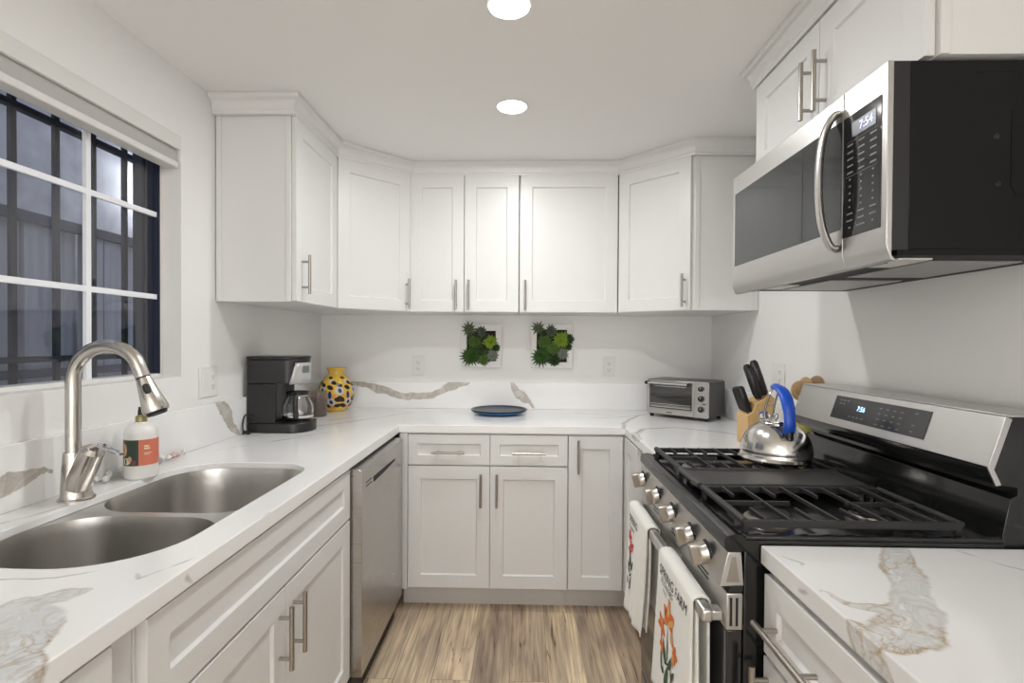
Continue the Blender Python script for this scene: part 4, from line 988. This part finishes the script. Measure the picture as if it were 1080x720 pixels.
# ------------------------------------------------------------------ coffee maker
cm = thing('coffee_maker', 'black drip coffee maker with silver control face by the left wall', 'coffee maker', (-1.08, 2.31, CT))
Y0, Y1 = 2.212, 2.402; xm = -1.035; yc = (Y0 + Y1) / 2; rr = (Y1 - Y0) / 2
def dshape(x0, xs, bulge, inset=0): 
    pts = [(x0 + inset, Y0 + inset)] + [(xs + (bulge - inset) * math.sin(PI * i / 16), yc - (rr - inset) * math.cos(PI * i / 16)) for i in range(17)] + [(x0 + inset, Y1 - inset)]
    return pts
ob('rear_column', prism(BM(), [(-1.212, Y0), (-1.085, Y0), (-1.112, Y0 + .05), (-1.112, Y1 - .05), (-1.085, Y1), (-1.212, Y1)], CT + .044, 1.13, 'z'), M['bplastic'], cm, True, .003)
ob('warming_base', prism(BM(), dshape(-1.212, xm, .085), CT + .001, CT + .043, 'z'), M['bplastic'], cm, True, .004)
ob('hot_plate', lathe(BM(), [(0, .0), (.062, .0), (.064, .003), (.058, .005), (0, .005)], (-1.028, yc, CT + .0432), 36), M['steel'], cm, True)
ob('brew_head', prism(BM(), dshape(-1.212, xm - .02, .075), 1.131, 1.236, 'z'), M['bplastic'], cm, True, .003)
ob('top_lid', prism(BM(), dshape(-1.214, xm - .02, .078, -.0), 1.237, 1.250, 'z'), M['bplastic'], cm, True, .003)
# silver face: curved shell with slanted near edge
bm = BM(); rows = []
for zz in (1.128, 1.16, 1.20, 1.222):
    k = (zz - 1.128) / .094; row = []
    for i in range(17):
        a = (.12 + .10 * k + (.80 - .0) * i / 16); a = min(a, .98)
        row.append((xm - .02 + .0775 * math.sin(PI * a), yc - (rr + .0025) * math.cos(PI * a), zz))
    rows.append([bm.verts.new(p) for p in row])
for a, c in zip(rows, rows[1:]):
    for i in range(16): bm.faces.new((a[i], a[i + 1], c[i + 1], c[i]))
sf = ob('silver_face', bm, noisy(mat('silver_plastic', (.50, .50, .49), .35, .3), ns=9, amt=.03), cm, True)
so = sf.modifiers.new('thickness', 'SOLIDIFY'); so.thickness = .003; so.offset = 0
def facept(a, zz, off=.004): return Vector((xm - .02 + (.0775 + off) * math.sin(PI * a), yc - (rr + .0025 + off) * math.cos(PI * a), zz))
bm = BM(); vs = [bm.verts.new(facept(a, zz)) for a, zz in ((.34, 1.176), (.48, 1.176), (.48, 1.208), (.34, 1.208))]; bm.faces.new(vs); ob('lcd_screen', bm, mat('lcd_grey', (.16, .18, .17), .3), sf, True)
bm = BM()
for k in range(3):
    vs = [bm.verts.new(facept(a + k * .06, zz)) for a, zz in ((.32, 1.144), (.355, 1.144), (.355, 1.150), (.32, 1.150))]; bm.faces.new(vs)
ob('button_row', bm, M['print'], sf, True)
ob('power_cord', tube(BM(), sm([(-1.185, 2.205, .985), (-1.209, 2.196, .995), (-1.210, 2.178, .965), (-1.203, 2.166, .935), (-1.202, 2.17, .924), (-1.19, 2.186, .919)], 6), .0035, 8), M['brub'], cm, True)
ob('cord_bundle', tube(BM(), sm([(-1.206, 2.175, .920), (-1.195, 2.166, .925), (-1.182, 2.178, .920), (-1.196, 2.19, .922), (-1.208, 2.180, .928)], 5), .0052, 8), M['brub'], cm, True)
ca = thing('coffee_carafe', 'glass coffee carafe with black handle on the coffee maker hot plate', 'carafe', (-1.028, yc, CT + .0492))
ob('glass_jug', lathe(BM(), [(0, .001), (.052, .001), (.062, .008), (.067, .035), (.066, .06), (.056, .085), (.046, .105), (.048, .118), (.0455, .118), (.0435, .105), (.0535, .084), (.0635, .06), (.0645, .036), (.060, .011), (.050, .0035), (0, .0035)], n=40), M['glass'], ca)
ob('metal_band', lathe(BM(), [(.0625, .006), (.0665, .012), (.068, .022), (.0675, .022), (.0655, .012), (.0615, .006)], n=40), M['chrome'], ca)
ob('lid', lathe(BM(), [(.049, .112), (.050, .119), (.049, .126), (.03, .129), (0, .129), (0, .119), (.044, .1185), (.044, .112)], n=32), M['bplastic'], ca)
a = R(-72); hd_ = Vector((math.cos(a), math.sin(a), 0))
pth = [hd_ * .048 + Vector((0, 0, .118)), hd_ * .075 + Vector((0, 0, .12)), hd_ * .095 + Vector((0, 0, .105)), hd_ * .097 + Vector((0, 0, .06)), hd_ * .088 + Vector((0, 0, .022)), hd_ * .069 + Vector((0, 0, .016))]
ob('handle', tube(BM(), sm(pth, 5), .0085, 12, squash=(1.25, .8)), M['bplastic'], ca)

# tumbler and vase
jr = thing('glass_jar', 'small brown glass jar between the coffee maker and the yellow vase', 'jar', (-1.105, 2.725, CT))
ob('jar_body', lathe(BM(), [(0, .001), (.042, .001), (.046, .006), (.047, .11), (.045, .118), (.045, .135), (.0425, .135), (.0425, .118), (.0435, .11), (.0425, .008), (0, .005)], n=36), mat('smoky_brown_glass', (.62, .52, .46), .05, trans=.85, ior=1.4), jr)
ob('coffee_grounds', lathe(BM(), [(0, .0056), (.0418, .0085), (.043, .095), (0, .098)], n=32), noisy(mat('ground_coffee', (.07, .045, .032), .9), ns=200, amt=.4), jr)
va = thing('painted_vase', 'round yellow vase painted with dark leaves and blue flowers, back left corner', 'vase', (-1.085, 2.935, CT))
VP = [(0, .001), (.050, .001), (.055, .004), (.078, .030), (.094, .062), (.0995, .095), (.096, .128), (.086, .162), (.070, .186), (.054, .202), (.043, .213), (.042, .222), (.046, .236), (.053, .245), (.0535, .249), (.048, .246), (.039, .228), (.038, .21), (.044, .2)]
YEL = noisy(mat('yellow_glaze', (.78, .50, .06), .22, coat=.5), ns=22, amt=.12)
vb = ob('vase_body', lathe(BM(), VP, n=64), YEL, va, sharp=60)
def vr(zz):
    for (r0, z0), (r1, z1) in zip(VP[1:14], VP[2:15]):
        if z0 <= zz <= z1: return r0 + (r1 - r0) * (zz - z0) / (z1 - z0)
    return .05
def vdecal(nm, m, items, off, parent=vb):
    bm = BM()
    for (a, zc, ra, rb, ro, pw) in items:
        ra *= 1.2; rb *= 1.3
        c = None; r0 = vr(zc); ring = []
        for k in range(20):
            q = 2 * PI * k / 20; u = ra * math.cos(q); v = rb * math.sin(q)
            if pw: v *= (1 - abs(math.cos(q)) ** 2) ** .5 if abs(math.cos(q)) < 1 else 0
            cs, s_ = math.cos(R(ro)), math.sin(R(ro)); uu, vv = u * cs - v * s_, u * s_ + v * cs
            zz = zc + vv; rr_ = vr(zz) + off; aa = R(a) + uu / r0; ring.append(bm.verts.new((rr_ * math.cos(aa), rr_ * math.sin(aa), zz)))
        cv = bm.verts.new(((vr(zc) + off + .0004) * math.cos(R(a)), (vr(zc) + off + .0004) * math.sin(R(a)), zc))
        for k in range(20): bm.faces.new((cv, ring[k], ring[(k + 1) % 20]))
    ob(nm, bm, m, parent, sharp=80)
VB = mat('vase_brown_black', (.025, .015, .012), .25); VG = mat('vase_grey_white', (.55, .56, .52), .3); VU = mat('vase_blue', (.01, .04, .20), .25); VO = mat('vase_orange', (.75, .28, .04), .3); VY = mat('vase_green', (.20, .28, .10), .3)
fl, lv, ce, orr, bl_ = [], [], [], [], []
for k in range(6):
    a = -90 + 60 * k
    fl += [(a - 28, .125, .018, .018, 0, 0), (a + 4, .060, .018, .016, 0, 0), (a + 2, .175, .012, .008, 0, 0)]
    ce += [(a - 28, .125, .008, .010, 20, 0), (a + 4, .060, .008, .009, 20, 0)]
    bl_ += [(a, .100, .018, .008, 90, 0)]
    lv += [(a, .142, .016, .009, -25, 0), (a - 28, .155, .014, .008, -20, 0), (a - 8, .195, .011, .005, -10, 0), (a - 24, .078, .020, .011, -35, 0), (a + 26, .074, .017, .010, -15, 0), (a + 12, .168, .013, .008, -20, 0), (a - 14, .040, .018, .008, -25, 0), (a + 26, .040, .016, .008, 10, 0)]
    orr += [(a + 14, .098, .012, .007, 30, 0), (a - 14, .098, .010, .006, -30, 0), (a + 8, .030, .014, .006, 0, 0)]
vdecal('painted_flowers', VG, fl, .0006); vdecal('painted_flower_centres', VU, ce, .0012); vdecal('painted_leaves', VB, lv, .0009); vdecal('painted_buds', VU, bl_, .0009); vdecal('painted_dabs', VO, orr, .0007)

# ------------------------------------------------------------------ kettle
KX, KY, KZ = .785, 1.612, .9605
kt = thing('tea_kettle', 'stainless kettle with a blue handle on the far grate of the range', 'kettle', (KX, KY, KZ))
KP = [(0, 0), (.098, 0), (.105, .003), (.108, .010), (.104, .016), (.101, .020)] + [(.103 * math.cos(R(a)) ** .75, .022 + .098 * math.sin(R(a))) for a in (5, 15, 25, 35, 45, 55, 63, 70)] + [(.047, .1165), (.045, .119), (0, .119)]
ob('kettle_body', lathe(BM(), KP, n=64), noisy(mat('kettle_steel', (.60, .585, .56), .2, 1), (1, 1, 1), 12, .04, rough=(.13, .22)), kt, sharp=50)
ob('kettle_lid', lathe(BM(), [(.044, .1195), (.0465, .121), (.046, .124), (.03, .129), (.010, .131), (.006, .134), (.009, .140), (.007, .145), (0, .146), (0, .1195)], n=40), M['chrome'], kt)
dk = Vector((-.02, -1.0, 0)).normalized()      # handle plane direction (towards us, slightly right)
def K(t, h, s=0): return dk * t + Vector((0, 0, h)) + Vector((-dk.y, dk.x, 0)) * s
ob('handle', tube(BM(), sm([K(.080, .098), K(.086, .125), K(.078, .168), K(.058, .202), K(.028, .222), K(-.004, .226)], 6), [.0115] * 12 + [.0125] * 12 + [.012] * 7, 16, squash=(1.5, .8)), M['blue'], kt, label='blue silicone handle')
ob('handle_foot', tube(BM(), [K(.080, .076), K(.080, .098), K(.082, .104)], [.013, .0125, .011], 12), M['bplastic'], kt)
ob('handle_knuckle', tube(BM(), [K(-.002, .222), K(-.002, .236)], [.011, .009], 14), M['blue'], kt)
b = BM()
for s in (-.012, .012): tube(b, sm([K(-.004, .220, s), K(-.022, .200, s), K(-.044, .160, s * 1.1), K(-.060, .110, s * 1.2)], 5), .0035, 8)
tube(b, [K(-.040, .165, -.013), K(-.040, .165, .013)], .003, 8)
ob('handle_struts', b, M['chrome'], kt)
ob('spout', tube(BM(), [K(-.058, .085), K(-.075, .110), K(-.085, .128)], [.022, .018, .016], 20), M['chrome'], kt)
ob('spout_cover', tube(BM(), [K(-.085, .128), K(-.089, .134)], [.0175, .013], 20), M['blue'], kt)

# ------------------------------------------------------------------ knife block and knives
kb = thing('knife_block', 'light wood slanted knife block on the counter beyond the range', 'knife block', (.935, 2.09, CT))
KBP = [(.886, CT + .0005), (.985, CT + .0005), (.993, 1.10), (.975, 1.118), (.915, 1.082), (.905, 1.05), (.884, 1.035)]
ob('block_body', prism(BM(), KBP, 2.045, 2.15, 'y'), M['blk'], kb, True, .003)
ob('block_crack', bx(.905, .915, 2.0442, 2.0452, .962, .9645), M['spoond'], kb, True)
kd = Vector((-.36, 0, 1)).normalized()
def knife(lab, base_, L, r, grp='black handled knives in the block', rivets=2, yt=0):
    d = Vector((kd.x, yt, kd.z)).normalized(); t = thing('kitchen_knife', lab, 'knife', base_, 0, grp); o = Vector((0, 0, 0))
    ob('handle', tube(BM(), [o + d * .004, o + d * (.012), o + d * L * .5, o + d * L * .92, o + d * L], [r * .8, r, r * 1.08, r * 1.05, r * .6], 12, squash=(1.1, .8)), M['bplastic'], t)
    ob('blade', tube(BM(), [o - d * .03, o + d * .005], [.008, .009], 8, squash=(.15, 1)), M['steel'], t)
    s = Vector((0, -1, 0))
    for k in range(rivets):
        c = o + d * L * (.25 + .5 * k / max(1, rivets - 1)); ob('rivet', tube(BM(), [c + s * r * .5, c + s * (r * .86)], .0018, 8), M['chrome'], t)
top = [(.945, 1.104), (.958, 1.112)]
knife('large black knife handle standing highest in the block', (.966, 2.078, 1.112), .148, .0150)
knife('black knife handle just left of the highest one, front row', (.936, 2.062, 1.098), .128, .0145)
knife('black knife handle behind the two tall front ones', (.948, 2.105, 1.104), .138, .014)
knife('black knife handle at the rear corner of the block', (.966, 2.132, 1.112), .122, .0135)
for i in range(4):
    knife('short black steak knife handle in the lower row of the block', (.897 + .0015 * i, 2.062 + i * .023, 1.043 + .001 * i), .112 - .004 * i, .0130, 'short steak knives in the lower row of the block')

# ------------------------------------------------------------------ utensil crock
uc = tag(ob('utensil_crock', lathe(BM(), [(0, .0), (.048, .0), (.053, .005), (.054, .125), (.056, .13), (.052, .13), (.050, .122), (.049, .008), (0, .006)], n=40), M['crock']), 'mustard yellow utensil crock behind the range backguard', 'utensil holder')
uc.location = (1.045, 1.925, CT + .0005)
def spoon(lab, bx_, by_, tip, rx, m, kind='spoon', rz=0):
    t = thing('wooden_spoon', lab, 'wooden spoon', (bx_, by_, .93), 0, 'wooden utensils in the crock')
    a = Vector((bx_, by_, .925)); c = Vector(tip); d = (c - a).normalized()
    ob('spoon_handle', tube(BM(), [a, a + (c - a) * .8, c - d * .02], [.005, .006, .008], 10), m, t, True)
    bm = BM(); bmesh.ops.create_uvsphere(bm, u_segments=20, v_segments=12, radius=1)
    up = d; fw = Vector((-.35, -.93, 0)); fw = (fw - up * fw.dot(up)).normalized(); s = up.cross(fw)
    for v in bm.verts:
        x_, y_, z_ = v.co; dish = -.35 * (1 - x_ * x_ - z_ * z_) if y_ > 0 else 0
        v.co = c + s * x_ * rx + up * z_ * rx * 1.35 + fw * (y_ * rx * .3 * (1 if y_ < 0 else .1))
    ob('spoon_bowl', bm, m, t, True)
spoon('pale wooden spoon leaning left in the crock', 1.035, 1.92, (1.000, 1.885, 1.150), .028, M['spoon'])
spoon('mid-brown wooden spoon in the middle of the crock', 1.05, 1.935, (1.044, 1.925, 1.168), .022, M['spoon'])
spoon('wooden spatula head between the round spoons', 1.06, 1.925, (1.076, 1.890, 1.156), .016, M['spoon'])
spoon('dark wooden spoon leaning right in the crock', 1.06, 1.935, (1.086, 1.930, 1.166), .027, M['spoond'])
